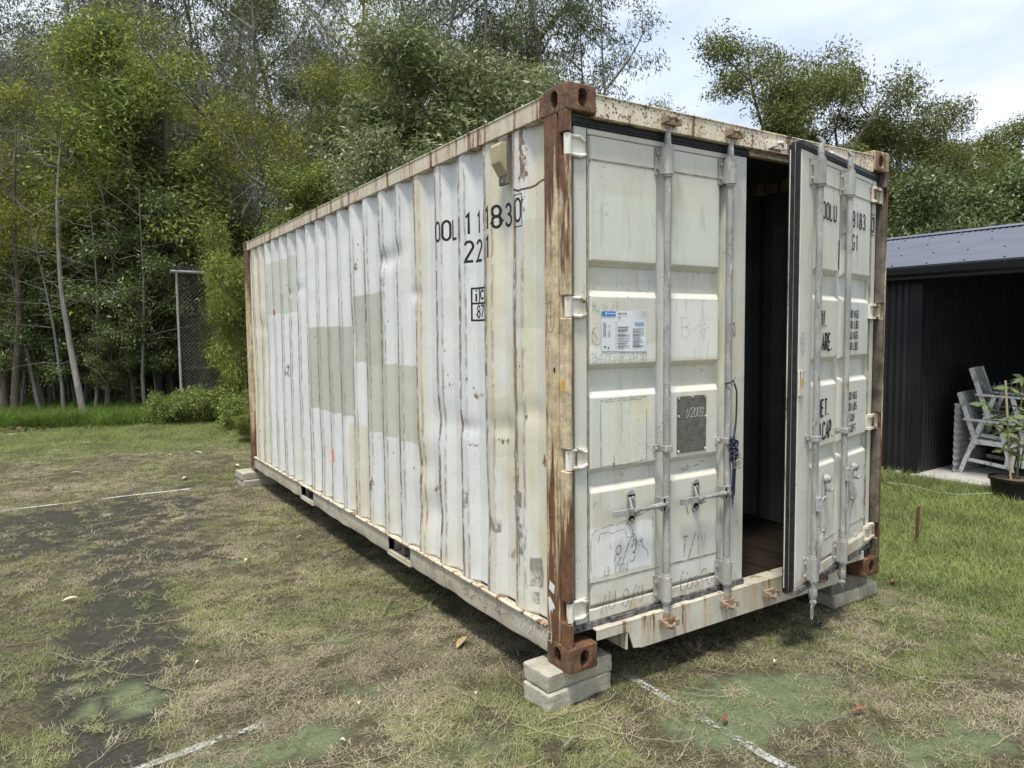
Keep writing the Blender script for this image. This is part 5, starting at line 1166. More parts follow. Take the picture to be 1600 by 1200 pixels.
def plant(key, u, D, topv, label=None, group=None, rz=None, wide=1., H=None, name=None, z0=None):
    o, first, Hs = PROTO[key]
    if not first: o = copy_tree(o)
    PROTO[key][1] = False
    p = at_depth(u, D); h = (top_z(topv, D)-GZ) if H is None else H; s = h/Hs
    o.location = (p.x, p.y, GZ-.03); o.rotation_euler = (0, 0, rz if rz is not None else random.uniform(0, 6.28)); w = s*wide; o.scale = (w, w, s)
    tag(o, label, 'shrub' if key in ('shrub', 'weep', 'bramble') else 'tree', group); return o
TREES = [
 # front row of the wood on the left
 ('wattle', 60, 16.4, 95, 'yellow green feathery wattle at the left end of the wood', None, .4, 1.15),
 ('wattle', 0, 15.5, 250, 'low yellow green wattle leaning in at the frame edge', None, 2.4, 1.0),
 ('sap', 245, 17.0, 70, 'tall bright green leafy tree above the bare posts of the wood', None, 1.2, 1.25),
 ('sap', 195, 16.8, 330, 'young bright green sapling with a thin pale stem', None, 3.2, .8),
 ('sap2', 130, 17.0, 230, 'leaning smooth grey trunk at the front of the wood', None, 5.2, 1.0),
 ('sap2', 330, 18.5, 190, 'dark leafy tree behind the chain link fence', None, 2.2, 1.1),
 ('bare', 75, 16.6, 210, 'bare twiggy grey tree below the feathery wattle', None, .9, 1.1),
 ('bare', 170, 19, 60, 'tall bare twiggy tree behind the leaning grey trunk', None, 3.9, 1.2),
 ('bare', 380, 19, 100, 'grey leafless tangle behind the fence rail', None, 1.9, 1.2),
 ('bare', 445, 18, 210, 'grey leafless tree beyond the far end of the container roof', None, 4.4, 1.1),
 ('weep', 386, 14.6, 345, 'lime green weeping shrub arching against the rear of the container', None, 1.1, .62),
 ('weep', 350, 16.2, 440, 'lower weeping green shrub pushing through the chain link', None, 4.1, .8),
 ('wattle', 520, 16.5, 70, 'olive feathery tree above the middle of the container roof', None, .2, 1.05),
 ('sap', 480, 15.5, 262, 'bright green bushy tree behind the container roof near its far end', None, 2.2, 1.0),
 ('silver', 700, 14.2, 62, 'big broad leaved silvery green tree above the container roof', None, .3, 1.35),
 ('silver', 610, 12.4, 225, 'lower silvery green bush just behind the container roof', None, 2.6, 1.1),
 ('silver', 800, 16.5, 120, 'broad leaved tree next to the rusty top casting', None, 4.6, 1.1),
 # tall gums over the container
 ('gum', 870, 21, -150, 'tall gum with a straight grey trunk rising above the rusty casting', None, 1.7, .9),
 ('gum2', 962, 20, -60, 'sparse gum whose drooping branches reach out against the open sky', None, .5, .86),
 ('gum2', 790, 22, -120, 'tall gum behind the silvery tree', None, 2.9, .85),
 ('gum', 650, 22, -130, 'tall gum with brownish foliage over the middle of the container', None, 3.6, 1.0),
 ('gum', 560, 24, -150, 'tall gum with a pale forked stem near the top middle', None, 5.3, 1.0),
 ('gum2', 420, 23, -90, 'thin crowned tall gum over the far end of the container', None, 1.3, 1.0),
 ('gum', 250, 22, -110, 'tall gum crown at the top of the wood above the bright leafy tree', None, 2.2, .9),
 ('gum2', 120, 22, -60, 'pale stemmed tall gum with dead branches near the frame corner', None, 4.1, 1.0),
 ('gum', 20, 23, -100, 'tall dark gum at the upper left corner', None, .9, 1.0),
 # skyline on the right
 ('flat', 1238, 24, 40, 'flat crowned olive gum with dark curving branches standing alone on the skyline', None, 1.1, .9),
 ('flat2', 1390, 27, 185, 'smaller domed gum right of the flat crowned one', None, 2.1, .95),
 ('flat2', 1545, 26, 215, 'spreading gum with open layers above the shed roof', None, 5.2, 1.15),
 ('flat', 1460, 31, 235, 'loose gum further off between two nearer crowns', None, 3.3, 1.1),
 ('flat', 1660, 26, 225, 'spreading gum at the right edge above the shed', None, .3, 1.1),
 ('flat2', 1320, 30, 245, 'olive gum seen between the two skyline crowns above the open door', None, .8, 1.0),
 ('flat', 1085, 34, 175, 'small distant gum whose tip shows above the container header', None, 2.0, .8),
 ('shrub', 1440, 19, 285, 'rounded dark green bush left of the shed roof', None, .5, .95),
 ('shrub', 1500, 22, 305, 'dark green dense bush rising over the shed ridge', None, 2.5, 1.0),
 ('shrub', 1590, 23, 275, 'dark olive bush over the shed ridge at the frame edge', None, 4.5, 1.1),
 ('shrub', 1375, 21, 300, 'dark bush beside the top corner of the open door', None, 1.5, .9),
]
TREES += [('flat2', 1185, 27, 225, 'olive gum filling in below the left of the flat crowned one', None, 2.2, 1.0), ('flat', 1275, 28, 205, 'olive gum crown just behind the flat crowned one', None, 4.2, .9), ('gum', 165, 25, -90, 'tall grey green gum filling the top left between two others', None, 2.4, 1.0), ('gum2', 335, 26, -60, 'tall sparse gum behind the leafless one by the fence', None, 3.4, 1.1), ('gum', 480, 26, -80, 'hazy tall gum behind the leafless tree over the roof', None, .4, 1.1), ('gum', -40, 24, -90, 'tall gum cut by the left frame edge', None, 5.4, 1.1), ('gum2', 740, 26, -60, 'tall gum in the gap above the silvery tree', None, 4.4, 1.0)]
TREES += [('bare', 35, 17.5, 60, 'pale twiggy bare tree rising out of the feathery wattle', None, 1.9, .8), ('bare', 300, 19.5, 40, 'tall pale leafless tree left of the fence against the sky gap', None, 2.9, .8), ('bare', 415, 21, 20, 'tall leafless tree above the far container corner', None, .9, .8),
 ('bare', 505, 21, -20, 'leafless pale tree at the top above the middle of the container', None, 5.1, .8), ('bare', 225, 20, 0, 'tall leafless tree behind the bright leafy tree', None, 3.7, .9), ('under', 25, 15.6, 400, 'dark leafy sapling over the two reddish trunks', None, 1.1, 1.1), ('under', 88, 15.4, 440, 'leafy sapling hiding the tops of the thin trunk pair', None, 2.1, 1.1), ('under', 160, 15.2, 480, 'small bright topped sapling right of the stout leaning trunk', None, .4, .8),
 ('under', 205, 16.0, 430, 'leafy sapling over the dark upright trunk', None, 3.1, 1.2), ('under', 250, 16.0, 400, 'leafy sapling beside the thick stringy barked trunk', None, 5.0, 1.1), ('under', 120, 16.3, 390, 'leafy sapling above the stout leaning trunk', None, 4.0, 1.2), ('under', -20, 16.5, 380, 'leafy sapling at the extreme left of the wood', None, 2.7, 1.2)]
for k, u, D, tv, lb, gp, rz, wd in TREES: plant(k, u, D, tv, lb, gp, rz, wd)
rr = random.Random(31)
for i in range(14):
    plant('bare', -40+i*33+rr.uniform(-10, 10), rr.uniform(17.5, 21), 0, 'thin pale bare tree among the leafy saplings of the wood', 'thin bare trees in the wood', rr.uniform(0, 6), .7, H=rr.uniform(5.5, 9.5))
# deeper rows of the wood: trees nothing sets apart
for i in range(26):
    u = -60+i*38+rr.uniform(-15, 15); D = rr.uniform(21, 30); plant(('sap2', 'gum', 'bare', 'sap2', 'gum2')[i % 5], u, D, 0, 'slender dark tree in the shaded depth of the wood', 'trees deeper in the wood', rr.uniform(0, 6), rr.uniform(.9, 1.3), H=rr.uniform(8, 12.5))
for i in range(16):
    u = -40+i*60+rr.uniform(-20, 20); plant('shrub', u, rr.uniform(19, 26), 0, 'dark shrub in the undergrowth of the wood', 'undergrowth shrubs', rr.uniform(0, 6), rr.uniform(.9, 1.4), H=rr.uniform(2.6, 4.6))
for i in range(9):
    u = 1040+i*75+rr.uniform(-20, 20); plant(('shrub', 'sap2')[i % 2], u, rr.uniform(27, 34), 0, 'dark green tree in the belt beyond the shed', 'trees beyond the shed', rr.uniform(0, 6), 1.4, H=rr.uniform(5.5, 7.5))
for i in range(16):
    plant('under', -40+i*27+rr.uniform(-9, 9), rr.uniform(16.8, 19.5), 0, 'leafy sapling filling the shade between the trunks of the wood', 'leafy saplings in the wood', rr.uniform(0, 6), 1.2, H=rr.uniform(3.2, 5.2))
# plain standing trunks at the edge of the wood
def stem(u, D, r, h, lean, mat, label):
    rng = np.random.default_rng(int(u*7)); p = np.array([0, 0, -.1]); d = np.array([lean*cos(YAW), -lean*sin(YAW), 1.]); segs = []; h *= 1.7
    for i in range(16):
        d = d*np.array([.95, .95, 1.])+rng.normal(size=3)*.03; q = p+d/np.linalg.norm(d)*h/16; segs.append((*p, *q, r*(1-.055*i), r*(1-.055*(i+1)))); p = q
    V, F = frusta(np.array(segs), 9); rt = empty('tree_trunk', at_depth(u, D)); link('trunk', np_mesh('trunk', V, F, [mat], smooth=True), rt)
    thin = []
    for i in range(16):
        s = segs[rng.integers(4, 16)]; p = np.array(s[3:6]); d = rng.normal(size=3); d[2] = abs(d[2])*.6+.1; d /= np.linalg.norm(d)
        for j in range(5): q = p+d*rng.uniform(.15, .35); thin.append((*p, *q, .009-.0015*j, .0075-.0015*j)); p = q; d = d+rng.normal(size=3)*.25
    V, F = frusta(np.array(thin), 3); link('branches', np_mesh('branches', V, F, [BK_TWIG], smooth=True), rt)['kind'] = 'stuff'; tag(rt, label, 'tree')
for a in ((8, 15.4, .075, 3.4, -.05, BK_BRN, 'reddish brown trunk at the very left edge of the wood'), (18, 15.0, .085, 3.6, .06, BK_BRN, 'second reddish brown trunk from the left edge of the wood'), (62, 15.2, .05, 2.6, -.10, BK_TWIG, 'thin grey trunk of the pair right of the reddish ones'),
          (70, 15.6, .05, 2.7, -.14, BK_BRN, 'thin brown trunk of the pair right of the reddish ones'), (98, 15.0, .045, 2.4, -.07, BK_TWIG, 'thin crooked grey trunk before the leaning one'), (130, 14.7, .075, 3.8, -.17, BK_GREY, 'stout pale trunk leaning over to the left'),
          (144, 15.4, .04, 2.6, .12, BK_GREY, 'slim pale stem leaning right beside the stout leaning trunk'), (166, 15.6, .045, 2.8, .0, BK_TWIG, 'slim grey stem midway along the wood edge'), (208, 15.6, .05, 2.8, -.02, BK_BRN, 'dark upright trunk left of the pair by the fence'),
          (226, 15.2, .045, 2.9, -.06, BK_TWIG, 'crooked grey stem left of the fence post'), (268, 17.2, .17, 6.5, -.01, BK_BRN, 'thick stringy barked trunk just left of the fence post')):
    stem(*a)
# leafy bramble at the fence foot
plant('bramble', 262, 14.0, 0, 'light green leafy bramble at the foot of the fence post', None, 2.2, .8, H=.68)
plant('bramble', 325, 14.3, 0, 'leafy bramble under the weeping shrub along the fence', None, 1.2, 1.1, H=.75)
plant('bramble', 372, 13.2, 0, 'leafy bramble between the weeping shrub and the container', None, 4.2, 1.0, H=.75)
plant('weep', 392, 11.6, 0, 'low lime green sprig spreading by the rear of the container', None, 1.2, 1.7, H=.6)

# far wood mass so that no horizon shows between the trees
def wood_mass():
    rng = np.random.default_rng(5); n = 26000; th = rng.uniform(-1.0, 1.75, n); D = rng.uniform(34, 52, n); z = rng.uniform(0, 1, n)**.8*(6.0+2.5*np.sin(th*7)+1.5*np.sin(th*17)) 
    x = CAM[0]+D*np.sin(th+.0); y = CAM[1]+D*np.cos(th); c = np.stack([x, y, z-.3], 1); d = rng.normal(size=(n, 3))
    V, F = leaves(c, d, rng.uniform(.5, 1.1, n), rng.uniform(.3, .6, n), rng); tag(link('distant_wood', np_mesh('distant_wood', V, F, [leaf_mat('distant wood leaves', (.035, .05, .024), (.085, .105, .048), None, .7, .1)])), 'dark mass of distant trees closing the view behind the wood', 'woodland', None, 'stuff')
wood_mass()

# ------------------------------------------------------------------ chain link fence
fp = Vector((.40, 14.05, GZ)); FN = tag(empty('chain_link_fence', fp), 'tall galvanised chain link court fence half hidden by shrubs behind the container', 'fence')
fd = Vector((cos(YAW-.55), -sin(YAW-.55)+.25, 0)).normalized(); FH = 3.06
MB().tube([(0, 0, -.1), (.0, 0, FH)], .029, 10).build('post', M_GALV, FN, smooth=True)
MB().tube([fd*4.5+Vector((0, 0, -.1)), fd*4.5+Vector((0, 0, FH))], .036, 10).build('post', M_GALV, FN, smooth=True)
MB().tube([-fd*.12+Vector((0, 0, FH+.02)), fd*7+Vector((0, 0, FH+.02))], .034, 10).build('top_rail', simple('bright galvanised pipe', (.50, .52, .54), .35, .3, var=.1, scale=8), FN, smooth=True)
MB().tube([fd*0+Vector((0, 0, 1.05)), fd*7+Vector((0, 0, 1.0))], .004, 6).build('tension_wire', M_GALV, FN, smooth=True)
m = MB(); st_ = .085; W_, H_ = 7., 3.22
k = -H_
segs = []
while k < W_:
    for sg in (1, -1):
        a0 = max(0, k); a1 = min(W_, k+H_)
        if a1 > a0:
            z0, z1 = (a0-k, a1-k) if sg > 0 else (H_-(a0-k), H_-(a1-k)); p = fd*a0; q = fd*a1; segs.append((p.x, p.y+.012*sg, z0+.02, q.x, q.y+.012*sg, z1+.02, .0032, .0032))
    k += st_
V, F = frusta(np.array(segs), 3); o = link('chain_mesh', np_mesh('chain_mesh', V, F, [simple('chain wire', (.34, .35, .35), .5, .2, var=.1, scale=9)]), FN); o['kind'] = 'stuff'

# ------------------------------------------------------------------ potted sapling
pp = Vector(on_ground(1584, 783)); pp.z = GZ; pp = Vector((pp.x+.10, pp.y+.02, GZ))
POT = tag(empty('plant_pot', pp), 'large black plastic pot standing on the grass before the open shed', 'pot')
m = MB(); prf = [(.175, .0), (.20, .02), (.228, .195), (.245, .20), (.245, .225), (.232, .225), (.226, .19), (.0, .19)]; k = 28
V = [(r*cos(2*pi*j/k), r*sin(2*pi*j/k), z) for r, z in prf for j in range(k)]; F = [(i*k+j, i*k+(j+1) % k, (i+1)*k+(j+1) % k, (i+1)*k+j) for i in range(len(prf)-1) for j in range(k)]
MB().add(V, F).build('pot_wall', simple('black plastic pot', (.012, .012, .013), .4, var=.1, scale=5), POT, smooth=True)
bm_ = MB(); r = random.Random(5)
MB().add([(.228*cos(2*pi*j/24), .228*sin(2*pi*j/24), .198+.006*(j % 3)) for j in range(24)], [tuple(range(24))]).build('potting_soil', simple('dry straw mulch', (.10, .08, .05), .9, var=.5, scale=60, bump=.8, col2=(.24, .20, .13)), POT)
SAP = tag(empty('potted_sapling', pp+Vector((0, 0, .20))), 'young large leaved sapling growing in the black pot', 'plant')
rt2 = np.array([cos(YAW), -sin(YAW), 0.]); M_STEM = simple('green brown stem', (.14, .13, .06), .7, var=.3, scale=20)
MB().tube([(0.02, .01, 0), (.02, 0, .35), (.03, .02, .7), (.045, .0, 1.08), (.06, 0, 1.28)], [.014, .012, .010, .007, .005], 7).build('stem', M_STEM, SAP, smooth=True)
rng = np.random.default_rng(8); c = []; d = []; br = MB()
def cl(base, tip, n, s=.19, sp=.9):
    br.tube([base, [(a+b)/2 for a, b in zip(base, tip)][:2]+[(base[2]+tip[2])/2-.01], tip], .005, 5)
    for i in range(n):
        a = 2*pi*i/n+rng.uniform(-.3, .3); c.append(tip); dd = np.array([cos(a), sin(a), rng.uniform(-.75, .35)]); d.append((*dd*sp, s*rng.uniform(.7, 1.2)))
def R_(a, z, dpt=0): v = rt2*a; return (v[0]+dpt*sin(YAW), v[1]+dpt*cos(YAW), z)
cl(R_(0, 1.05), R_(.03, 1.30), 7); cl(R_(0, 1.1), R_(-.12, 1.18), 5); cl(R_(.03, 1.1), R_(.14, 1.20), 6); cl(R_(0, .6), R_(.10, .72), 7); cl(R_(0, .55), R_(-.16, .62), 7); cl(R_(-.12, .62), R_(-.42, .98, -.05), 7, .16); cl(R_(0, .5), R_(-.05, .50), 7); cl(R_(0, .45), R_(.13, .42), 6); cl(R_(.03, .8), R_(.12, .86), 6); cl(R_(-.05, .6), R_(-.28, .70), 6, .16); cl(R_(0, .9), R_(-.02, .93), 4, .12)
cl(R_(0, .3), R_(.06, .30), 6); cl(R_(.02, .75), R_(-.10, .82), 7); cl(R_(.03, 1.0), R_(.22, .98), 6); cl(R_(0, .4), R_(-.14, .38), 5); cl(R_(.02, .65), R_(.20, .60), 7)
c = np.array(c); dd = np.array(d); V, F = leaves(c, dd[:, :3], dd[:, 3], dd[:, 3]*.34, rng, .15)
br.build('branches', M_STEM, SAP, smooth=True); Lm = leaf_mat('large green leaves', (.10, .15, .055), (.24, .30, .14), None, .35, .3)
for i in range(len(F)):
    o = link('leaf', np_mesh('leaf', V[i*4:i*4+4], [[0, 1, 2, 3]], [Lm]), SAP)
SK = MB().tube([(0, 0, -.05), R_(-.10, 1.22)], .012, 7).build('bamboo_stake', simple('pale bamboo', (.42, .36, .20), .6, var=.2, scale=12), None, smooth=True); SK.location = pp+Vector((-.06*rt2[0], -.06*rt2[1], .21)); tag(SK, 'pale bamboo stake leaning in the black pot beside the sapling', 'stake')

SAP.scale = (.9, .9, .78); SK.scale = (.9, .9, .80)
# ------------------------------------------------------------------ grass and litter
def blade_clump(name, n, rad, ln, wd, up, mat, seed, curl=.5, segs=3):
    rng = np.random.default_rng(seed); V = []; F = []
    for i in range(n):
        a = rng.uniform(0, 2*pi); q = rng.uniform(0, 1)**.6*rad; b = rng.uniform(0, 2*pi); p = np.array([cos(a)*q, sin(a)*q, -.004]); d = np.array([cos(b), sin(b), up*rng.uniform(.5, 1.5)]); d /= np.linalg.norm(d)
        L = ln*rng.uniform(.5, 1.3); s = np.array([-sin(b), cos(b), 0])*wd/2; o = len(V)
        for k in range(segs+1):
            t = k/segs; w = (1-t*.85); V += [p+s*w, p-s*w]; p = p+d*L/segs; d = d+np.array([0, 0, -curl/segs])+rng.normal(size=3)*.22; d /= np.linalg.norm(d)
            if p[2] < .002: p[2] = .002+rng.uniform(0, .006); d[2] = abs(d[2])*.3
        F += [(o+2*k, o+2*k+1, o+2*k+3, o+2*k+2) for k in range(segs)]
    return np_mesh(name, np.array(V), np.array(F), [mat])
def runner_clump(name, n, ln, wd, mat, seed):
    rng = np.random.default_rng(seed); V = []; F = []
    for i in range(n):
        p = np.array([rng.uniform(-.03, .03), rng.uniform(-.03, .03), .004]); a = rng.uniform(0, 2*pi); L = ln*rng.uniform(.5, 1.2); m_ = 12; o = len(V)
        pts = []
        for k in range(m_): pts.append((p.copy(), a)); a += rng.normal()*.13; p = p+np.array([cos(a), sin(a), 0])*L/m_; p[2] = .006+.012*abs(sin(k*1.1+i))
        for q, b in pts: s = np.array([-sin(b), cos(b), .3])*wd/2; V += [q+s, q-s]
        F += [(o+2*k, o+2*k+1, o+2*k+3, o+2*k+2) for k in range(m_-1)]
        for q, b in pts[1::1]:
            for sg in (1, -1):
                if rng.random() < .25: continue
                o = len(V); e = b+sg*rng.uniform(.5, 1.2); l2 = rng.uniform(.012, .04); dd = np.array([cos(e), sin(e), rng.uniform(.1, .8)])*l2; s = np.array([-sin(e), cos(e), 0])*wd*.4; V += [q+s, q-s, q+dd-s*.3, q+dd+s*.3]; F.append((o, o+1, o+2, o+3))
    return np_mesh(name, np.array(V), np.array(F), [mat])
def grass_mat(name, a, b, c):
    m = NT(name); g = m.n('ShaderNodeNewGeometry'); oi = m.n('ShaderNodeObjectInfo'); rnd = g.outputs['Random Per Island']
    col = m.mix(rnd, a, b); col = m.mix(m.rng(oi.outputs['Random'], .45, .95), col, c)
    pos = m.n('ShaderNodeTexNoise'); m.l(g.outputs['Position'], pos.inputs[0]); pos.inputs['Scale'].default_value = 1.6; pos.inputs['Detail'].default_value = 4
    v = m.rng(pos.outputs[0], .3, .7, .72, 1.3); mul = m.n('ShaderNodeVectorMath'); mul.operation = 'SCALE'; m.l(col, mul.inputs[0]); m.l(v, mul.inputs['Scale'])
    m.put(mul.outputs[0], m.b.inputs['Base Color']); m.b.inputs['Roughness'].default_value = .6; m.b.inputs['Specular IOR Level'].default_value = .3
    t = m.n('ShaderNodeBsdfTranslucent'); m.l(mul.outputs[0], t.inputs[0]); mx = m.n('ShaderNodeMixShader'); mx.inputs[0].default_value = .25
    m.l(m.b.outputs[0], mx.inputs[1]); m.l(t.outputs[0], mx.inputs[2]); m.l(mx.outputs[0], m.out.inputs[0]); return m.m
G_DRY = grass_mat('dry couch grass', (.15, .125, .08), (.58, .52, .37), (.38, .34, .22)); G_OLIVE = grass_mat('olive couch grass', (.12, .135, .05), (.36, .37, .18), (.24, .26, .10))
G_GREEN = grass_mat('green lawn grass', (.11, .155, .045), (.29, .34, .115), (.23, .27, .09)); G_RUN = grass_mat('pale couch runners', (.24, .20, .13), (.46, .40, .28), (.34, .29, .19)); G_TALL = grass_mat('long green grass', (.07, .13, .02), (.16, .24, .045), (.12, .19, .03))
def scatter(name, protos, P, idx, rz, sc, label, cat):
    """one object: clump copies placed on points by geometry nodes"""
    coll = bpy.data.collections.new(name+'_clumps')
    for i, me in enumerate(protos): me.name = name; o = bpy.data.objects.new(name+'_clump_%02d' % i, me); coll.objects.link(o)
    me = bpy.data.meshes.new(name); me.vertices.add(len(P)); me.vertices.foreach_set('co', np.asarray(P, np.float32).ravel())
    for nm, tp, v in (('idx', 'INT', idx), ('rz', 'FLOAT', rz), ('sc', 'FLOAT', sc)):
        a = me.attributes.new(nm, tp, 'POINT'); a.data.foreach_set('value', np.asarray(v, np.int32 if tp == 'INT' else np.float32))
    o = link(name, me); tag(o, label, cat, None, 'stuff')
    t = bpy.data.node_groups.new(name, 'GeometryNodeTree'); t.interface.new_socket('Geometry', in_out='INPUT', socket_type='NodeSocketGeometry'); t.interface.new_socket('Geometry', in_out='OUTPUT', socket_type='NodeSocketGeometry')
    n = t.nodes.new; l = t.links.new; gi = n('NodeGroupInput'); go = n('NodeGroupOutput'); ip = n('GeometryNodeInstanceOnPoints'); ci = n('GeometryNodeCollectionInfo')
    ci.inputs[0].default_value = coll; ci.inputs['Separate Children'].default_value = True; ci.inputs['Reset Children'].default_value = True
    def at(nm, tp): x = n('GeometryNodeInputNamedAttribute'); x.data_type = tp; x.inputs[0].default_value = nm; return x.outputs[0]
    cx = n('ShaderNodeCombineXYZ'); l(at('rz', 'FLOAT'), cx.inputs[2]); l(gi.outputs[0], ip.inputs['Points']); l(ci.outputs[0], ip.inputs['Instance']); ip.inputs['Pick Instance'].default_value = True
    l(at('idx', 'INT'), ip.inputs['Instance Index']); l(cx.outputs[0], ip.inputs['Rotation']); l(at('sc', 'FLOAT'), ip.inputs['Scale']); l(ip.outputs[0], go.inputs[0])
    md = o.modifiers.new('scatter', 'NODES'); md.node_group = t; return o
def in_view(x, y, pad=.12):
    dx = x-CAM[0]; dy = y-CAM[1]; D = dx*sin(YAW)+dy*cos(YAW); R = dx*cos(YAW)-dy*sin(YAW); return (D > .8) & (np.abs(R) < D*(800/FPX+pad)+.35) & (D > 1.5)
def sample(n, x0, x1, y0, y1, power=1.):
    """random ground points in view, thinning with distance"""
    rng = RNG; D = 1.6+(rng.uniform(0, 1, n)**power)*(17.5-1.6); a = rng.uniform(-.78, .78, n); x = CAM[0]+D*(sin(YAW)+np.tan(a)*cos(YAW)); y = CAM[1]+D*(cos(YAW)-np.tan(a)*sin(YAW))
    k = (x > x0) & (x < x1) & (y > y0) & (y < y1) & in_view(x, y); return x[k], y[k], D[k]
def clear(x, y):        # not inside the shed slab or the concrete blocks
    sh = ((x-E0.x)*IN.x+(y-E0.y)*IN.y > -.1)
    bl = ((np.abs(x-.105) < .21) & (np.abs(y-.15) < .11)) | ((np.abs(x-2.26) < .27) & (np.abs(y-.15) < .11)) | ((np.abs(x-.05) < .22) & (np.abs(y-6.02) < .17))
    return ~sh & ~bl
def gz(x, y): return GZ+height(x, y)
x, y, D = sample(150000, -9, 12, -3, 17, .95); dirt, turf, lawn, n1, n2, n3 = zones(x, y); u = RNG.uniform(0, 1, len(x)); under = (x > .25) & (x < 2.2) & (y > .3) & (y < 6)
dens = (1-dirt*.86)*(1-turf*.60)*(1-lawn*.55); clumpy = .10+.90*sstep(fbm(x, y, .16, 41, 3), .42, .55)*(.45+.55*sstep(fbm(x, y, .045, 43, 2), .35, .6)); k = (u < dens*clumpy*np.where(under, .35, 1)) & clear(x, y)
px, py, pD = x[k], y[k], D[k]; n = len(px); ol = fbm(px, py, .9, 51)+RNG.normal(size=n)*.16 > .51
scatter('couch_grass', [blade_clump('a', 24, .055, .055, .0034, .40, G_DRY, 1), blade_clump('a', 24, .055, .045, .0034, .55, G_OLIVE, 2), blade_clump('a', 20, .06, .062, .0034, .30, G_DRY, 3), blade_clump('a', 24, .045, .042, .0034, .7, G_OLIVE, 4)],
        np.stack([px, py, gz(px, py)], 1), np.where(ol, 1, 0)+2*RNG.integers(0, 2, n), RNG.uniform(0, 6.28, n), RNG.uniform(.6, 1.2, n)*np.clip(.75+pD*.05, .8, 1.7), 'dry straw and olive couch grass over the old court around the container', 'grass')
x, y, D = sample(160000, -9, 14, -3, 17, .85); dirt, turf, lawn, n1, n2, n3 = zones(x, y); u = RNG.uniform(0, 1, len(x)); k = (u < lawn*(1-dirt)+.05*(1-dirt)*(1-turf)*(n1 > .5)) & clear(x, y)
px, py, pD = x[k], y[k], D[k]; n = len(px); right = px > 2.8
scatter('lawn_grass', [blade_clump('a', 20, .07, .07, .0042, .9, G_GREEN, 5, .9), blade_clump('a', 20, .07, .08, .0042, 1.2, G_GREEN, 6, 1.0), blade_clump('a', 16, .08, .07, .004, .6, G_OLIVE, 7, .7)],
        np.stack([px, py, gz(px, py)], 1), np.where(RNG.uniform(0, 1, n) < np.where(right, .22, .30), 2, RNG.integers(0, 2, n)), RNG.uniform(0, 6.28, n), RNG.uniform(.6, 1.2, n)*np.where(right, np.clip(.9+pD*.08, 1, 1.7), np.clip(.5+pD*.045, .7, 1.25)), 'green mown lawn behind the court and along the shed', 'grass')
x, y, D = sample(13000, -9, 5, -3, 9, .7); dirt, turf, lawn, n1, n2, n3 = zones(x, y); pick = RNG.uniform(0, 1, len(x)) < (.35+.65*sstep(fbm(x, y, .5, 61), .45, .6))*(1-lawn)*(.45+.55*(1-turf)); k = pick & clear(x, y) & ~((x > .1) & (x < 2.4) & (y > .2) & (y < 6))
px, py = x[k], y[k]; n = len(px)
scatter('couch_runners', [runner_clump('a', 2, .24, .0022, G_RUN, 11), runner_clump('a', 1, .34, .0022, G_RUN, 12), runner_clump('a', 3, .16, .0024, G_RUN, 13), runner_clump('a', 1, .45, .0022, G_DRY, 14)], np.stack([px, py, gz(px, py)+.006], 1), RNG.integers(0, 4, n), RNG.uniform(0, 6.28, n), RNG.uniform(.5, 1.1, n), 'tangle of pale dead couch grass runners lying on the court', 'grass')
# long grass along the wood edge
n = 5200; u = RNG.uniform(-60, 420, n); D = 13.6+RNG.uniform(0, 1, n)**1.3*3.8; P = np.array([at_depth(a, b) for a, b in zip(u, D)]); k = P[:, 1] > 13.0+RNG.uniform(0, .8, n)
P = P[k]; n = len(P); P[:, 2] = GZ
scatter('long_grass', [blade_clump('a', 26, .10, .42, .009, 2.2, G_TALL, 21, 1.0, 4), blade_clump('a', 22, .12, .36, .009, 1.6, G_TALL, 22, 1.1, 4)], P, RNG.integers(0, 2, n), RNG.uniform(0, 6.28, n), RNG.uniform(.5, 1.15, n), 'long green grass fringing the foot of the wood', 'grass')
# leaf litter fringe of the wood floor
n = 9000; th = RNG.uniform(-.15, .5, n); D = RNG.uniform(15.5, 30, n); xx = CAM[0]+D*np.sin(th); yy = CAM[1]+D*np.cos(th); c = np.stack([xx, yy, np.full(n, GZ+.03)+RNG.uniform(0, .05, n)], 1); d = RNG.normal(size=(n, 3)); d[:, 2] *= .15
V, F = leaves(c, d, RNG.uniform(.06, .14, n), RNG.uniform(.02, .05, n), RNG); tag(link('leaf_litter', np_mesh('leaf_litter', V, F, [leaf_mat('brown leaf litter', (.05, .035, .022), (.12, .085, .05), None, .8, .1)])), 'brown leaf litter on the floor of the wood', 'leaf litter', None, 'stuff')

def fallen_leaf(u, v, ln, rz, mat, label, grp=None, wd=.35):
    p = on_ground(u, v); m = MB(); V = []; n = 6
    for i in range(n+1):
        t = i/n; w = ln*wd*.5*sin(pi*min(1, t*1.02))**.8+.0006; z = .012*sin(pi*t)
        V += [(ln*(t-.5), w, z+.006), (ln*(t-.5), 0, z), (ln*(t-.5), -w, z+.005)]
    F = [(3*i+k, 3*i+3+k, 3*i+4+k, 3*i+1+k) for i in range(n) for k in (0, 1)]
    o = m.add(V, F).build('fallen_leaf', mat, None, smooth=True); o.location = (p[0], p[1], float(gz(p[0], p[1]))+.022); o.rotation_euler = (random.uniform(-.2, .2), random.uniform(-.2, .2), rz); tag(o, label, 'leaf', grp)
LR = simple('red brown dead leaf', (.20, .085, .045), .6, var=.3, scale=60); LW = simple('bleached dead leaf', (.55, .50, .36), .7, var=.15, scale=60); LT = simple('tan dead leaf', (.34, .24, .13), .7, var=.25, scale=60)
fallen_leaf(1344, 1121, .075, -.5, LR, 'red brown gum leaf lying on the green carpet patch in front of the container')
fallen_leaf(1133, 1132, .06, .6, LR, 'small red brown leaf caught on the worn white line')
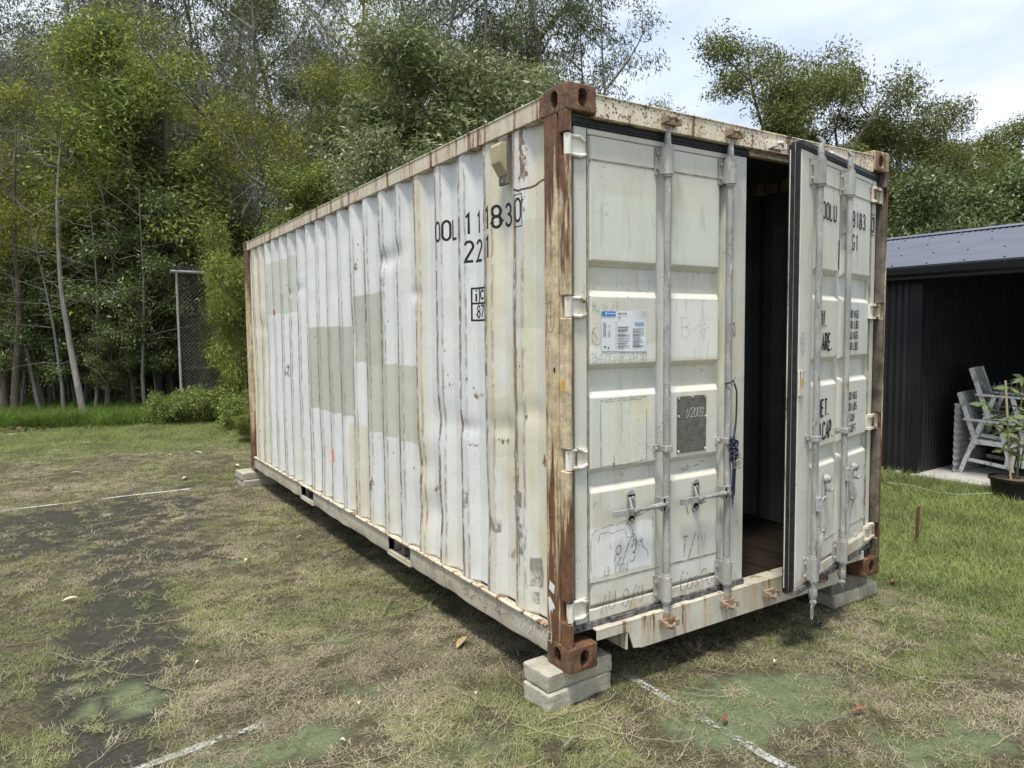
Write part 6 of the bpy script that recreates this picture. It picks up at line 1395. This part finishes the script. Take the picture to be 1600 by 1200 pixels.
fallen_leaf(110, 940, .09, .1, LW, 'long bleached leaf on the bare soil at the left')
fallen_leaf(386, 879, .07, .9, LW, 'bleached leaf between the dirt and the container shadow'); fallen_leaf(470, 842, .09, .5, LT, 'tan leaf beside the shadow under the long side')
fallen_leaf(722, 1009, .12, .6, LT, 'torn tan leaf in the dry grass before the near blocks'); fallen_leaf(347, 928, .05, 1.3, LT, 'small tan leaf on the bare soil edge')
for i, (a, b, l) in enumerate(((1212, 1043, 'white pebble like scrap on the dry grass right of the white line'), (560, 1107, 'whitish scrap in the dry grass below the long side'), (535, 1168, 'whitish scrap near the bottom of the grass'), (745, 1092, 'crumpled whitish scrap left of the near concrete blocks'), (1140, 778, 'whitish scrap in the shade beneath the container'), (310, 1042, 'white scrap on the dark strip at the left'))):
    fallen_leaf(a, b, .026, i*1.3, LW, l, None, .7)
for i, (a, b) in enumerate(((120, 742), (75, 765), (265, 713), (310, 709), (18, 620+62), (212, 700), (370, 730), (240, 676), (135, 694), (290, 750))): fallen_leaf(a, b, .14, i*.8, LT if i % 3 else LW, 'pale fallen leaf scattered on the lawn near the wood', 'pale leaves on the lawn')
fallen_leaf(1395, 913, .09, .4, LR, 'brown leaf in the lawn beyond the open door'); fallen_leaf(622, 880, .06, .4, LR, 'reddish leaf in the shadow below the fork pocket')
def stick(pts, r, label):
    q = [on_ground(*p) for p in pts]; m = MB().tube([(p[0], p[1], float(gz(p[0], p[1]))+.03+.01*(i % 2)) for i, p in enumerate(q)], [r*(1-.12*i) for i in range(len(q))], 6); tag(m.build('fallen_stick', simple('grey stick', (.20, .17, .13), .9, var=.3, scale=40), None, smooth=True), label, 'stick')
stick(((880, 1180), (893, 1168), (904, 1162)), .007, 'short grey stick lying near the bottom of the dry grass')
stick(((598, 968), (606, 955), (614, 938)), .005, 'thin pale stick lying in the grass left of the near blocks')
stick(((640, 920), (652, 912)), .005, 'stubby pale stick in the grass beside the shadow')
stick(((130, 826), (180, 820), (235, 806)), .004, 'long pale stick on the bare soil under the white line')
